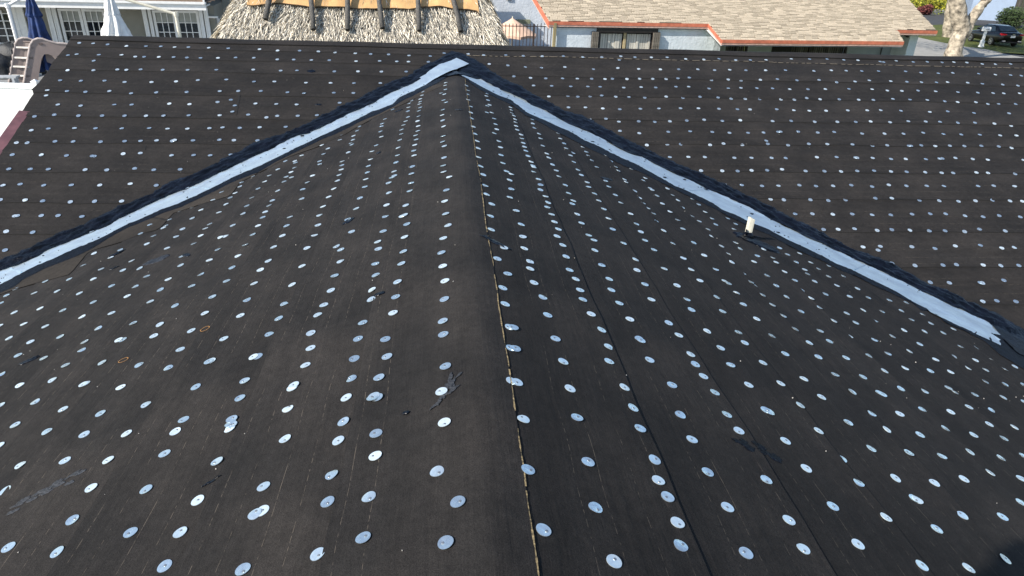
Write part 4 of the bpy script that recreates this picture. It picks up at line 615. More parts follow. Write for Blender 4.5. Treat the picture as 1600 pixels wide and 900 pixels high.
# ------------------------------------------------------------------ left house with french doors
def face_rect(b, b0, a0, a1, z0, z1, t=.05, mi=0, dep=None): b.obox(W(a0, b0-t, z0), E1*(a1-a0), E2*(t if dep is None else dep), UP*(z1-z0), mi)
lh = thing('house', 'grey stucco house with white french doors under a long white porch beam', 'house', W(-10, 38, G))
BW = 35.4
def pw(px, py): p = onb(px, py, BW); a, _ = ab(p); return a, p.z
b = MB(); b.obox(W(-24, BW, G), E1*18.1, E2*8, UP*2.62); part('wall', b, OLIVE, lh)
b = MB(); b.obox(W(-5.9, BW+2.6, G), E1*4.6, E2*6, UP*4.4); part('wall', b, mat('sage_stucco', (.36, .36, .31), .9, 0, .06, 2, .01, 30), lh)
b = MB(); b.obox(W(-24, 33.9, -1.36), E1*18.05, E2*.14, UP*.26); b.obox(W(-24, 33.82, -1.12), E1*18.1, E2*.2, UP*.10); part('fascia', b, WHITE, lh)
b = MB(); b.obox(W(-24, 34.04, -1.24), E1*18.0, E2*1.3, UP*.05); part('soffit', b, WHITE, lh)
def shingle_mat(name, c, isl=.18): return mat(name, c, .9, 0, .14, 30, .002, 200, .2, island=isl)
TILE = shingle_mat('brown_shingles', (.24, .17, .12))
b = MB()
for r in range(16):
    for c in range(60):
        a0 = -24+c*.305+(r % 2)*.15; b0 = 33.86+r*.16; z0 = -1.02+r*.058; b.obox(W(a0, b0, z0), E1*.297, E2*.19+UP*.06, UP*.014)
b.obox(W(-24, 33.9, -1.06), E1*18.0, E2*9+UP*3.1, UP*.02)
o = part('shingle', b, TILE, lh); o['kind'] = 'stuff'
b = MB(); b.obox(W(-6.02, 33.8, -1.10), E1*.07, E2*7+UP*2.45, UP*.28); part('bargeboard', b, WHITE, lh)
b = MB(); b.obox(W(-5.93, 33.86, -1.14), E1*.05, E2*1.3+UP*.45, UP*.22); part('flashing', b, mat('black_trim', (.02, .02, .022), .4), lh)
# french doors, two leaves each
def leaf(x0, x1, parent):
    zt = -1.50; z0 = G+.02; a0, _ = pw(x0, 12); a1, _ = pw(x1, 12)
    fr = MB(); s = .11
    for (p, q, r, t) in ((a0, a0+s, z0, zt), (a1-s, a1, z0, zt), (a0+s, a1-s, zt-.10, zt), (a0+s, a1-s, z0, z0+.24)): face_rect(fr, BW-.05, p, q, r, t)
    n = 3; w = (a1-a0-2*s)/n; rows = 5; h = (zt-.10-z0-.24)/rows
    for k in range(1, n): face_rect(fr, BW-.055, a0+s+k*w-.016, a0+s+k*w+.016, z0+.24, zt-.10, .03)
    for k in range(1, rows): face_rect(fr, BW-.052, a0+s, a1-s, z0+.24+k*h-.016, z0+.24+k*h+.016, .03)
    d = part('french_door', fr, WHITE, parent)
    for r in range(rows):
        for c in range(n):
            p = MB(); face_rect(p, BW-.02, a0+s+c*w+.016, a0+s+(c+1)*w-.016, z0+.256+r*h, z0+.224+(r+1)*h, .01); part('pane', p, SHADE if r == rows-1 else GLASS, d)
    hd = MB(); hp = a1-.05 if x0 in (90, 237) else a0+.05
    face_rect(hd, BW-.11, hp-.03, hp+.03, -2.86, -2.72, .04); part('handle', hd, mat('steel_handle', (.35, .35, .36), .35, .9), d)
for x0, x1 in ((90, 126), (127, 163), (237, 272), (272.5, 309)): leaf(x0, x1, lh)
def post(px, w, m, name='door_casing', b0=BW-.06, z1=-1.36, dp_=.10):
    a, _ = pw(px, 12); b = MB(); b.obox(W(a-w/2, b0-dp_, G), E1*w, E2*dp_, UP*(z1-G)); b.obox(W(a-w*.28, b0-dp_-.02, G), E1*w*.12, E2*.02, UP*(z1-G)); return part(name, b, m, lh)
for px, w in ((76, .20), (84.5, .16), (166.5, .14), (225, .17), (233, .13), (313, .16), (321, .18)): post(px, w, WHITE)
post(28, .42, WHITE, 'wall_panel'); 
b = MB(); a, _ = pw(325, 22); b.obox(W(a, BW-.2, -1.78), E1*.42, E2*.2, UP*.07); part('ledge', b, WHITE, lh)
b = MB(); a, _ = pw(334, 30); b.obox(W(a, BW+.5, G), E1*.16, E2*.1, UP*2.05); part('door_casing', b, WHITE, lh)
b = MB(); a, z = ab(onb(374, 5, BW+2.5)); b.tube([W(a, BW+2.5, G), W(a, BW+2.5, .6)], .06, 6); part('downpipe', b, MATS['black_trim'], lh)
# dark screened window at the far left
b = MB(); a0, _ = pw(-45, 20); a1, _ = pw(19, 20)
for k in range(5): face_rect(b, BW-.05, a0, a1, -1.72-k*.30-.03, -1.72-k*.30, .05)
for k in range(5): aa = a0+(a1-a0)*k/4; face_rect(b, BW-.055, aa-.025, aa+.025, -3.0, -1.6, .05)
wn = part('window', b, WHITE, lh)
for i in range(4):
    for k in range(4):
        b = MB(); aa = a0+(a1-a0)*i/4; face_rect(b, BW-.02, aa+.03, aa+(a1-a0)/4-.03, -2.02-k*.3, -1.76-k*.3, .015); part('pane', b, GLASS, wn)
b = MB(); face_rect(b, BW-.03, a0, a1+.1, G, -3.02, .03); part('lower_wall', b, mat('slate_grey_paint', (.10, .12, .13), .6), lh)
b = MB(); face_rect(b, BW-.06, a0, a1+1.6, -3.06, -2.98, .09); part('ledge', b, mat('pale_grey_trim', (.45, .47, .48), .6), lh)
# ------------------------------------------------------------------ cantilever umbrella frames (two bare masts)
CREAM = mat('cream_metal', (.72, .68, .55), .5, 0, .08, 20, .003, 40)
def mast(base, elbow, arm, b0, label, m, r=.075):
    P = [onb(*q, b0) for q in (base, elbow, arm)]; foot = V(P[0].x, P[0].y, G)
    t = thing('umbrella_mast', label, 'umbrella mast', foot, 'bare cantilever umbrella masts on the patio')
    b = MB(); b.tube([V(P[1].x, P[1].y, G), P[1]], r, 8); part('pole', b, m, t)
    far = P[2]+(P[2]-P[1])*1.2
    b = MB(); b.tube([P[1], P[2], far], r*.75, 8); part('arm', b, m, t)
    b = MB(); b.tube([P[1]-V(0, 0, .08), P[1]+V(0, 0, .08)], r*1.35, 8); part('elbow_joint', b, m, t)
    b = MB(); b.obox(V(P[1].x-.4, P[1].y-.4, G+.01), V(.8, 0, 0), V(0, .8, 0), V(0, 0, .08)); part('base_plate', b, m, t)
mast((27, 57), (12, 9), (31, -2), 32.6, 'white bent mast of a cantilever umbrella at the far left, beside the slide', WHITE)
mast((270, 55), (275, 22), (200, 0), 31.4, 'cream bent mast of a cantilever umbrella in front of the right-hand french doors', CREAM)
# ------------------------------------------------------------------ closed patio umbrellas
def closed_umbrella(px, ytop, ybot, wtop, wbot, b0, label, m, seed, tier):
    pt, pb = onb(px[0], ytop, b0), onb(px[1], ybot, b0); x, y = pb.x, pb.y; ztop, zbot = pt.z, pb.z
    t = thing('patio_umbrella', label, 'umbrella', (x, y, G), 'closed patio umbrellas by the grey house')
    b = MB(); b.tube([V(x, y, G), V(x, y, ztop+.1)], .03, 8); part('pole', b, CREAM, t)
    b = MB(); b.tube([V(x, y, G), V(x, y, G+.10), V(x, y, G+.16)], [.28, .26, .05], 14); part('base', b, mat('dark_base', (.05, .05, .05), .6), t)
    def cloth(z1, z0, r1, r0, name, ph):
        b = MB(); n = 56; m_ = 26
        def F(u, v):
            a = 2*math.pi*v; z = z1+(z0-z1)*u; r = r1+(r0-r1)*u**.8
            f = 1+(.10+.24*u)*math.sin(a*8+ph+2.2*u+1.5*noise.noise(V(u*3, seed, 1)))+.16*noise.noise(V(math.cos(a)*2.2, math.sin(a)*2.2, u*5+seed))
            return V(x+r*f*math.cos(a), y+r*f*math.sin(a), z-(.05*math.sin(a*8+ph) if u > .98 else 0))
        b.grid(F, m_, n); part(name, b, m, t, True)
    zt = onb(px[0], tier, b0).z
    cloth(ztop, zt, wtop*.4, wtop, 'upper_canopy', 1); cloth(zt+.12, zbot, wtop*.85, wbot, 'canopy', 2.1)
BLUE = mat('navy_canvas', (.014, .042, .15), .75, 0, .25, 5, .003, 120)
WCAN = mat('white_canvas', (.82, .82, .80), .8, 0, .05, 5, .003, 120)
closed_umbrella((55, 75), -8, 108, .22, .42, 31.8, 'closed navy blue patio umbrella behind the plastic slide', BLUE, 3, 26)
closed_umbrella((172, 186), -14, 72, .22, .52, 30.6, 'closed white patio umbrella in front of the left french doors', WCAN, 8, 24)
# ------------------------------------------------------------------ plastic slide
TAUPE = mat('taupe_plastic', (.27, .215, .195), .5, 0, .05, 4)
P0 = onz(58, 128, G); P0 = onp(58, 128, (0, 29.2, 0), (0, 1, 0)); LD = V(.95, .30, 0).normalized(); ND = V(-LD.y, LD.x, 0); WD = V(-.60, .10, .0)
def sl_(px, py): return onp(px, py, P0, ND)
out = [(34, 150), (47, 70), (52, 62.5), (59, 60), (67, 60.5), (76, 64), (88, 67), (102, 68), (114, 70), (126, 78), (126, 100), (110, 102), (93, 97), (84, 88), (76, 84.5), (69, 85), (65, 92), (62, 110), (56, 150)]
slide = thing('play_slide', "taupe plastic toddler slide with ladder rungs standing behind the white fence", 'slide', (P0.x-.5, P0.y, G))
poly = [sl_(*p) for p in out]
b = MB(); b.prism(poly, WD.normalized()*.06); part('side_panel', b, TAUPE, slide)
b = MB(); b.prism([p+WD for p in poly], WD.normalized()*.06); part('side_panel', b, TAUPE, slide)
edge = [sl_(*p) for p in out[:9]]
PINK = mat('pale_taupe_rim', (.55, .47, .43), .5)
for off in (V(0, 0, 0), WD):
    b = MB(); b.tube([p+off for p in edge], .035, 7); part('rim', b, PINK, slide)
for k, yy in enumerate((74, 90, 104, 118)):
    p = sl_(47-(yy-70)*.16, yy); b = MB(); b.obox(p-V(0, 0, .05), WD, LD*.16, V(0, 0, .06)); part('rung', b, mat('cream_plastic', (.70, .66, .60), .5), slide)
b = MB(); p, q = sl_(58, 66), sl_(126, 92); b.obox(p+WD*.06, WD*.88, (q-p), V(0, 0, .03)); part('chute', b, TAUPE, slide)
b = MB(); b.obox(sl_(52, 150)+WD*.1+LD*.02, WD*.8, LD*.04, sl_(60, 68)-sl_(52, 150)); part('back_panel', b, mat('taupe_inner', (.20, .16, .145), .5), slide)
for k in range(6):
    f = k/6; p = sl_(46-(f*58)*.19, 76+f*58)+WD; b = MB(); b.obox(p-LD*.035-ND*.03, LD*.05, ND*.02, V(0, 0, .17)); part('slot', b, MATS['black_trim'], slide)
b = MB(); p = sl_(61, 70); b.obox(p-ND*.02, LD*.13, ND*.02, V(0, 0, .06)); part('mark', b, mat('brown_mark', (.12, .09, .08), .6), slide)
# ------------------------------------------------------------------ covered grill and things at the far left
CV = mat('charcoal_cover', (.022, .025, .028), .6, 0, .4, 6, .01, 20)
p = onz(20, 96, G)
def lumpy(c, sx, sy, sz, seed, n=14):
    b = MB()
    def F(u, v):
        a = 2*math.pi*v; t = u*math.pi/2; r = min(1, math.sin(t)*1.25)
        s = abs(math.cos(a))**3+abs(math.sin(a))**3; s = s**(-1/3)
        f = 1+.16*noise.noise(V(math.cos(a)*2, math.sin(a)*2, u*4+seed)); return V(c[0]+sx*r*s*f*math.cos(a), c[1]+sy*r*s*f*math.sin(a), G+sz*math.cos(t)*(1+.1*noise.noise(V(a, u*3, seed)))+.01)
    b.grid(F, n, n*3); return b
q = onb(16, 60, 33.2)
single('covered_grill', lumpy((q.x, q.y), .95, .5, 1.25, 3), CV, 'dark covered barbecue grill under the screened window at the far left', 'grill', smooth=True)
q = onb(-14, 60, 32.4)
single('covered_chair', lumpy((q.x, q.y), .6, .6, .9, 6), CV, 'dark fabric covered patio chair at the left edge of the patio', 'chair', smooth=True)
q = onb(4, 112, 29.6)
t = thing('patio_bench', 'low pale bench on the patio at the far left edge, beside the slide', 'bench', (q.x, q.y, G))
b = MB(); b.obox(W(*ab(V(q.x-1.2, q.y, 0)), G+.38), E1*1.5, E2*.4, UP*.06); part('seat', b, mat('pale_grey_trim', (.45, .47, .48), .6), t)
for k in (0.05, 1.35):
    b = MB(); b.obox(W(*ab(V(q.x-1.2, q.y, 0)), G)+E1*k, E1*.08, E2*.38, UP*.38); part('leg', b, MATS['pale_grey_trim'], t)
# rattan chair with white cushion between the umbrella and the doors
q = onb(200, 52, 33.6)
t = thing('lounge_chair', 'brown rattan lounge chair with a pale back cushion beside the white umbrella', 'chair', (q.x, q.y, G))
RAT = mat('brown_rattan', (.09, .06, .045), .7, 0, .4, 60, .004, 90)
b = MB(); b.obox(V(q.x-.3, q.y-.3, G+.12), V(.62, 0, 0), V(0, .6, 0), V(0, 0, .28)); part('seat', b, RAT, t)
b = MB(); b.tube([V(q.x-.28, q.y+.3, G+.3), V(q.x-.24, q.y+.36, G+1.0), V(q.x-.02, q.y+.4, G+1.15), V(q.x+.2, q.y+.36, G+.95), V(q.x+.28, q.y+.3, G+.3)], .06, 7); part('backrest', b, RAT, t)
b = MB(); b.tube([V(q.x-.06, q.y+.2, G+.4), V(q.x-.04, q.y+.26, G+.8), V(q.x-.02, q.y+.3, G+1.06)], [.2, .2, .1], 9); part('cushion', b, WCAN, t)
for sx in (-.28, .28):
    for sy in (-.27, .27): b = MB(); b.obox(V(q.x+sx-.03, q.y+sy-.03, G), V(.06, 0, 0), V(0, .06, 0), V(0, 0, .14)); part('leg', b, RAT, t)
# ------------------------------------------------------------------ white vinyl fence below the left rake
VIN = mat('white_vinyl', (.84, .85, .83), .4, 0, .02, 3)
fa = onz(55, 131, -2.1); fb = onz(0, 129, -2.1); d = (fb-fa).normalized(); nn = V(d.y, -d.x, 0)
fen = thing('vinyl_fence', 'white vinyl privacy fence with a capped post below the left roof edge', 'fence', V(fa.x, fa.y, G))
for k in range(40):
    b = MB(); b.obox(V(fa.x, fa.y, G+.05)+d*(.12+k*.152), d*.148, nn*.022, V(0, 0, 1.62)); part('board', b, VIN, fen)
b = MB(); b.obox(V(fa.x, fa.y, -2.23)+d*.06-nn*.02, d*6.2, nn*.06, V(0, 0, .13)); part('rail', b, VIN, fen)
b = MB(); b.obox(V(fa.x, fa.y, G+.04)+d*.06-nn*.02, d*6.2, nn*.06, V(0, 0, .14)); part('rail', b, VIN, fen)
for k in (0, 2.4, 4.8):
    c = V(fa.x, fa.y, 0)+d*k-d*.065-nn*.05; b = MB(); b.obox(c+UP*G, d*.13, nn*.13, UP*(1.84)); pp = part('post', b, VIN, fen)
    b = MB(); b.obox(c+UP*(G+1.84)-d*.012-nn*.012, d*.154, nn*.154, UP*.03); 
    c2 = c+UP*(G+1.87); i = len(b.v); ap = c2+d*.065+nn*.065+UP*.05
    for e in ((c2, c2+d*.13), (c2+d*.13, c2+d*.13+nn*.13), (c2+d*.13+nn*.13, c2+nn*.13), (c2+nn*.13, c2)): b.face([e[0], e[1], ap])
    part('cap', b, VIN, pp)
# ------------------------------------------------------------------ thatched tiki hut
BT = 18.9
hut = thing('tiki_hut', 'thatched palm-leaf hut with an orange-brown ridge cover held down by dark poles', 'hut', W(0, BT+1.8, G))
def tk(px, py, dz=0): return onb(px, py, BT)
# slope: lower edge in front, rising away; real plane with 45 degree pitch
TP0 = onb(560, 74, BT); TN = (-E2+UP*1.0).normalized()
def th(px, py): return onp(px, py, TP0, TN)
ridgeA, ridgeB = th(402, -12), th(742, -2)
A0, A1 = ab(ridgeA)[0]-.1, ab(ridgeB)[0]+.15
zr = max(ridgeA.z, ridgeB.z)+.25; br = BT+(zr-TP0.z)
eL, eR = ab(th(316, 74))[0], ab(th(800, 80))[0]; ze = TP0.z-.55; be = BT-.55
STRAW = mat('palm_thatch', (.66, .61, .50), .85, 0, .3, 20, col2=(.38, .34, .28), island=.85, spec=.2)
UNDER = mat('thatch_core', (.06, .045, .03), .95)
b = MB()
F0, F1, R0, R1 = W(eL, be, ze), W(eR, be, ze), W(A0, br, zr), W(A1, br, zr); K0, K1 = W(eL, 2*br-be, ze), W(eR, 2*br-be, ze)
for f in ([F0, F1, R1, R0], [F1, K1, R1], [K1, K0, R0, R1], [K0, F0, R0], [F0, K0, K1, F1]): b.face([p-UP*.10 for p in f])
part('thatch_core', b, UNDER, hut)
b = MB(); rr = random.Random(11)
def blades(Pa, Pb, Qa, Qb, nrm, n, L0):
    # Pa,Pb eave ; Qa,Qb ridge
    for _ in range(n):
        u, v = rr.random(), rr.random()**.9
        e = Pa.lerp(Pb, u); r = Qa.lerp(Qb, u); base = e.lerp(r, v); dn = (e-r).normalized(); sd = (Pb-Pa).normalized()
        sway = rr.gauss(0, .28)+.30*noise.noise(base*2.2)
        d_ = (dn+sd*sway+nrm*rr.uniform(.02, .42)).normalized(); l = L0*rr.uniform(.6, 1.3); w = rr.uniform(.0045, .0105)
        s = d_.cross(nrm+sd*rr.uniform(-.7, .7)).normalized()*w; p0 = base+nrm*rr.uniform(.0, .09); tip = p0+d_*l-UP*.05*l; mid = p0+d_*l*.55+nrm*.02
        b.face([p0-s*.7, p0+s*.7, mid+s, mid-s]); b.face([mid-s, mid+s, tip])
n1 = (E2*-1+UP).normalized()
blades(F0, F1, R0, R1, n1, 30000, .38)
blades(F1, K1, R1, R1, ((F1-K1).cross(R1-K1)*-1).normalized() if ((F1-K1).cross(R1-K1)*-1).z > 0 else ((F1-K1).cross(R1-K1)).normalized(), 8500, .42)
n3 = (K0-F0).cross(R0-F0).normalized(); n3 = n3 if n3.z > 0 else -n3
blades(K0, F0, R0, R0, n3, 8500, .46)
o = part('thatch', b, STRAW, hut); o['kind'] = 'stuff'
# ridge cover
CVR = mat('tan_ridge_cover', (.66, .40, .17), .8, 0, .12, 3, .006, 30)
lowpx = [(388, 17), (398, 18), (412, 16), (424, 14), (444, 14), (466, 17), (488, 20), (512, 19), (536, 20), (560, 22), (580, 22), (592, 22), (612, 21), (640, 23), (662, 19), (690, 19), (710, 22), (728, 23), (744, 26), (748, 33), (750, 18)]
b = MB(); lo = [th(*p)+n1*.20 for p in lowpx]; al = [ab(p)[0] for p in lo]
def cvF(u, v):
    a = al[0]+(al[-2]-al[0])*v; k = np.interp(a, al[:-1], range(len(al)-1)); i = int(k); f = k-i; p = lo[i].lerp(lo[min(i+1, len(lo)-2)], f)
    t = W(a, br, zr+.24); wob = .035*noise.noise(V(a*2.3, u*2, 1))+.02*noise.noise(V(a*7, u*3, 2)); q = p.lerp(t, u); return q+n1*wob
b.grid(cvF, 10, 90)
def cvB(u, v):
    a = al[0]+(al[-2]-al[0])*v; return W(a, br+.9*u, zr+.24-.9*u)
b.grid(cvB, 3, 20); part('ridge_cover', b, CVR, hut, True)
b = MB(); e0 = [cvF(0, v/90) for v in range(91)]; b.tube([p+n1*.01 for p in e0], .012, 5); part('hem', b, mat('brown_hem', (.10, .06, .03), .8), hut)
POLE = mat('grey_driftwood', (.10, .095, .085), .8, 0, .45, 14, .008, 30, col2=(.022, .022, .022), stretch=(4, 4, 1))
for (x0, y0, x1, y1) in ((421, -3, 415, 30), (486, -3, 489.5, 46), (543, -3, 543, 47), (592, -3, 597.5, 44), (653, -3, 655, 48), (708, -3, 720, 49)):
    p = onp(x1, y1, TP0+n1*.24, TN); q = onp(x0, y0, TP0+n1*.34, TN); q = p+(q-p)*1.35
    b = MB(); b.tube([p, p.lerp(q, .35)+n1*.01, p.lerp(q, .7), q], [.062, .066, .064, .06], 10, 0, .25); pp = part('ridge_pole', b, POLE, hut, True)
    dd = (p-q).normalized(); b = MB(); b.tube([p, p+dd*.006], .058, 10); part('pole_end', b, mat('charred_end', (.012, .011, .010), .9), pp)
b = MB()
for a, c in ((A0-.2, BT+.3), (A1+.2, BT+.3), (A0-.2, 2*br-BT-.3), (A1+.2, 2*br-BT-.3)): b.tube([W(a, c, G), W(a, c, ze+.5)], .09, 8)
part('support_post', b, POLE, hut)
# ------------------------------------------------------------------ brown-roofed house behind the hut
mh = thing('house', 'brown-roofed house half hidden behind the thatched hut', 'house', W(0, 40, G))
b = MB(); gA = ab(onb(742, 0, 43.9))[0]; b.obox(W(gA-7.2, 41.4, G), E1*7.2, E2*2.5, UP*2.92); part('wall', b, mat('slate_wall', (.24, .27, .31), .9, 0, .05, 2), mh)
b = MB()
for r in range(10):
    for c in range(28): b.obox(W(gA-8.3+c*.3+(r % 2)*.15, 40.9+r*.2, -1.02+r*.10), E1*.29, E2*.24+UP*.12, UP*.03)
b.obox(W(gA-8, 40.9, -1.12), E1*8.0, E2*1.5+UP*.7, UP*.04); b.obox(W(gA-8, 42.4, -.42), E1*8.0, E2*1.5-UP*.7, UP*.04)
o = part('roof_tile', b, TILE, mh); o['kind'] = 'stuff'
# ------------------------------------------------------------------ white neighbour wall
nh = thing('house', 'plain white stucco house wall seen between the hut and the red-trimmed roof', 'house', W(7, 45, G))
a0 = ab(onb(738, 20, 44))[0]; a1 = ab(onb(866, 20, 44))[0]
b = MB(); b.obox(W(a0-3, 44, G), E1*(a1-a0+5), E2*6, UP*6.4); part('wall', b, mat('white_stucco_far', (.62, .66, .70), .9, 0, .05, 2, .02, 8), nh)
b = MB(); p = onb(795, 0, 43.95); b.obox(p-E1*.17-E2*.05, E1*.34, E2*.05, UP*.3); part('wall_light', b, MATS['black_trim'], nh)
b = MB(); p = onb(808, 37, 43.6); b.obox(p, E1*.85, E2*.4, UP*.22); part('canopy', b, mat('olive_canopy', (.22, .23, .15), .8), nh)
# peach market umbrella
pc = onb(800, 57, 38.5)
pu = thing('market_umbrella', 'open peach-coloured market umbrella behind the black picket fence', 'umbrella', (pc.x, pc.y, G))
zt = onb(797, 28, 38.5).z; zb = onb(800, 55, 38.5).z+.05; R_ = 1.42
PEA = mat('peach_canvas', (.78, .53, .38), .85, 0, .06, 4)
for k in range(8):
    a_, c_ = 2*math.pi*(k+.3)/8, 2*math.pi*(k+1.3)/8
    b = MB(); p = V(pc.x+R_*math.cos(a_), pc.y+R_*math.sin(a_), zb); q = V(pc.x+R_*math.cos(c_), pc.y+R_*math.sin(c_), zb); t = V(pc.x, pc.y, zt); mid = (p+q)/2+V(0, 0, .05)
    b.face([t, p, mid]); b.face([t, mid, q]); b.face([p, p-UP*.13, mid-UP*.13, mid]); b.face([mid, mid-UP*.13, q-UP*.13, q]); part('canopy_panel', b, PEA, pu)
b = MB(); b.tube([V(pc.x, pc.y, G), V(pc.x, pc.y, zt+.08)], .03, 8); part('pole', b, CREAM, pu)
b = MB(); b.tube([V(pc.x, pc.y, G), V(pc.x, pc.y, G+.12)], .3, 14); part('base', b, MATS['dark_base'], pu)
# brown boulders under it
ROCK = mat('brown_boulder', (.10, .075, .06), .9, 0, .4, 4, .03, 12)
for k, (px, py, s) in enumerate(((807, 74, .75), (832, 68, .8), (851, 72, .6), (872, 74, .4))):
    p = onb(px, py, 36.0); single('boulder', lumpy((p.x, p.y), s, s*.7, s*1.15, 20+k, 9), ROCK, ('round brown boulder under the left side of the peach umbrella', 'largest brown boulder, below the right rim of the peach umbrella', 'brown boulder beside the end of the picket fence', 'smallest brown boulder at the corner of the white house wall')[k], 'boulder', 'boulders behind the picket fence', smooth=True)
b = MB(); a0 = ab(onb(785, 60, 37.2))[0]; b.obox(W(a0, 37.2, G), E1*2.2, E2*.4, UP*.62)
single('planter_wall', b, mat('dark_planter', (.05, .05, .045), .9, 0, .3, 5), 'low dark planter wall below the peach umbrella', 'planter')
# picket fence
BK = mat('dark_picket_metal', (.05, .035, .03), .5)
pf = thing('picket_fence', 'dark metal picket fence between the hut and the blue-white house', 'fence', W(ab(onb(815, 60, 32.6))[0], 32.6, G))
a0 = ab(onb(768, 40, 32.6))[0]; a1 = ab(onb(862, 40, 32.6))[0]; zt = onb(820, 39.5, 32.6).z; n = int((a1-a0)/.165)
for k in range(n+1):
    b = MB(); a = a0+(a1-a0)*k/n; w = .014 if k % 12 else .035; b.obox(W(a-w, 32.6, G), E1*w*2, E2*w*2, UP*(zt-G+(.10 if k > n*.78 else .06))); part('picket' if k % 12 else 'post', b, BK, pf)
for z in (zt-.06, zt-1.15): b = MB(); b.obox(W(a0, 32.59, z), E1*(a1-a0), E2*.035, UP*.035); part('rail', b, BK, pf)
# ------------------------------------------------------------------ blue-white house with red fascia and beige shingles
rh = thing('house', 'pale blue-white house with beige shingle roof and red-orange fascia', 'house', W(14, 34, G))
TR = .30
eB = onz(1128, 62, -1.35); EB0 = eB; RN = (-E2*TR+UP).normalized()
def rp(px, py, dn=0): return onp(px, py, EB0+RN*dn, RN)
# corners of the roof plane in (a, t) with t up the slope
def at_(p): a, c = ab(p-EB0); return a, c
L0 = at_(rp(859, 34)); J0 = at_(rp(1107, 36.5)); B0 = (0, 0); B1 = at_(rp(1412, 65)); T1 = at_(rp(1403, 47)); U1 = at_(rp(1463, 47))
tA = (L0[1]+J0[1])/2; tU = tA; aL = L0[0]; aJ = J0[0]; aR = B1[0]
def RP(a, t, h=0): return EB0+E1*a+E2*t+UP*(TR*t+h)
print('roof', L0, J0, B1, T1, U1)
TOP = 6.5
aT = at_(rp(1403, 47))[0]; hipA, hipT = U1
def left_at(t): return aL+(0 if t < TOP else 0) if t > tA else aJ*(1-max(0, min(1, 1-t/tA))) + 0*t
def amin(t): return aL if t >= tA else (aJ*(t/tA))
q0 = at_(rp(1420, 0)); hs = (q0[0]-U1[0])/(q0[1]-U1[1])
def amax(t):
    lo = aR+(aT-aR)*min(1, t/max(.1, T1[1]))
    return lo if t < T1[1] else U1[0]+hs*(t-U1[1])
SH = shingle_mat('beige_shingles', (.53, .445, .325), .16); SH.node_tree.nodes['Principled BSDF'].inputs['Roughness'].default_value = .95
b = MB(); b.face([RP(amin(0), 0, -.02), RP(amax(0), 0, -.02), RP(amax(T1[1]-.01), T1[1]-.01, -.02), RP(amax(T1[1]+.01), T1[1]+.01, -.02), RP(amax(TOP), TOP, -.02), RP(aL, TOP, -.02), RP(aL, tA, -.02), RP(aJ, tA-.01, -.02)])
part('roof_underlay', b, mat('dark_shingle_band', (.07, .058, .045), .95), rh)  # dark underlay bared by short tabs gives the printed shingle bands
ex = .142; tabs = []; r = 0; rr = random.Random(3)
def tabbox(b, a, t, w, h): b.obox(RP(a, t-.012, .004), E1*w, (E2+UP*TR)*(ex+.022-(t/ex-int(t/ex+.05))*ex), UP*h)
rows = int(TOP/ex)
for r in range(rows):
    t = r*ex; lo, hi = amin(t+.01)-.02, amax(t+.01)+.01; a = lo-rr.random()*.3+(-.15 if r % 2 else 0)
    while a < hi:
        w = .284; x0, x1 = max(a, lo), min(a+w, hi)
        if x1-x0 > .04: tabs.append((x0, t+(.075 if r and rr.random() < .52 else 0), x1-x0, .012))
        a += .305
near = [t for t in tabs if t[1] < 3.3 ]; near.sort(key=lambda t: (RP(t[0], t[1])-V(0, 0, 1.3)).length)
near, rest = near[:300], near[300:]+[t for t in tabs if t[1] >= 3.3]
shm = {}
for (a, t, w, h) in near:
    sh_ = round((t/ex-int(t/ex+.05))*ex, 3); key = (round(w, 2), sh_)
    if key not in shm:
        b = MB(); b.obox(V(0, 0, 0), E1*w, (E2+UP*TR)*(ex+.022-sh_), UP*h); shm[key] = b.mesh('shingle', SH)
    link('shingle', shm[key], rh, RP(a, t-.012, .004))
b = MB()
for s in rest: tabbox(b, *s)
o = part('shingle', b, SH, rh); o['kind'] = 'stuff'
b = MB(); b.face([RP(aL, TOP), RP(amax(TOP), TOP), RP(amax(TOP), TOP+2.5, -2.5*TR*2), RP(aL, TOP+2.5, -2.5*TR*2)]); part('roof_slope', b, SH, rh)
b = MB(); q = [RP(amax(T1[1]+.01), T1[1]+.02, -.02), RP(amax(TOP), TOP, -.02), RP(amax(TOP), TOP+2.5, -2.5*TR*2)]; b.face(q[::-1]); part('roof_slope', b, SH, rh)
RED = mat('red_orange_fascia', (.56, .17, .095), .6, 0, .15, 5, bump=.002); PEACH = mat('peach_soffit_trim', (.62, .42, .34), .7)
FH = .12
def fas(p, q, h=FH, name='fascia'):
    b = MB(); d = (q-p); n_ = V(d.y, -d.x, 0).normalized()*.04; b.obox(p-UP*h, d, n_, UP*h); part(name, b, RED, rh)
    b = MB(); b.obox(p-UP*(h+.06)-n_*.6, d, n_*1.2, UP*.06); part('trim', b, PEACH, rh)
fas(RP(aL-.02, tA), RP(aJ, tA)); fas(RP(0, 0), RP(aR, 0)); fas(RP(aJ, tA-.0), RP(0, 0)); fas(RP(aT-.3, T1[1]), RP(U1[0], T1[1]))
fas(RP(aL, TOP), RP(aL, tA), .20)
b = MB(); b.face([RP(aL, tA, -.22), RP(aJ, tA, -.22), RP(aJ, tA+1, -.22-TR), RP(aL, tA+1, -.22-TR)]); b.face([RP(0, 0, -.22), RP(aR, 0, -.22), RP(aR, 4, -.22), RP(aJ, 4, -.22)]); b.face([RP(aR-1, T1[1], -.2), RP(U1[0], T1[1], -.2), RP(U1[0], T1[1]+1, -.2), RP(aR-1, T1[1]+1, -.2)]); part('soffit', b, WHITE, rh)
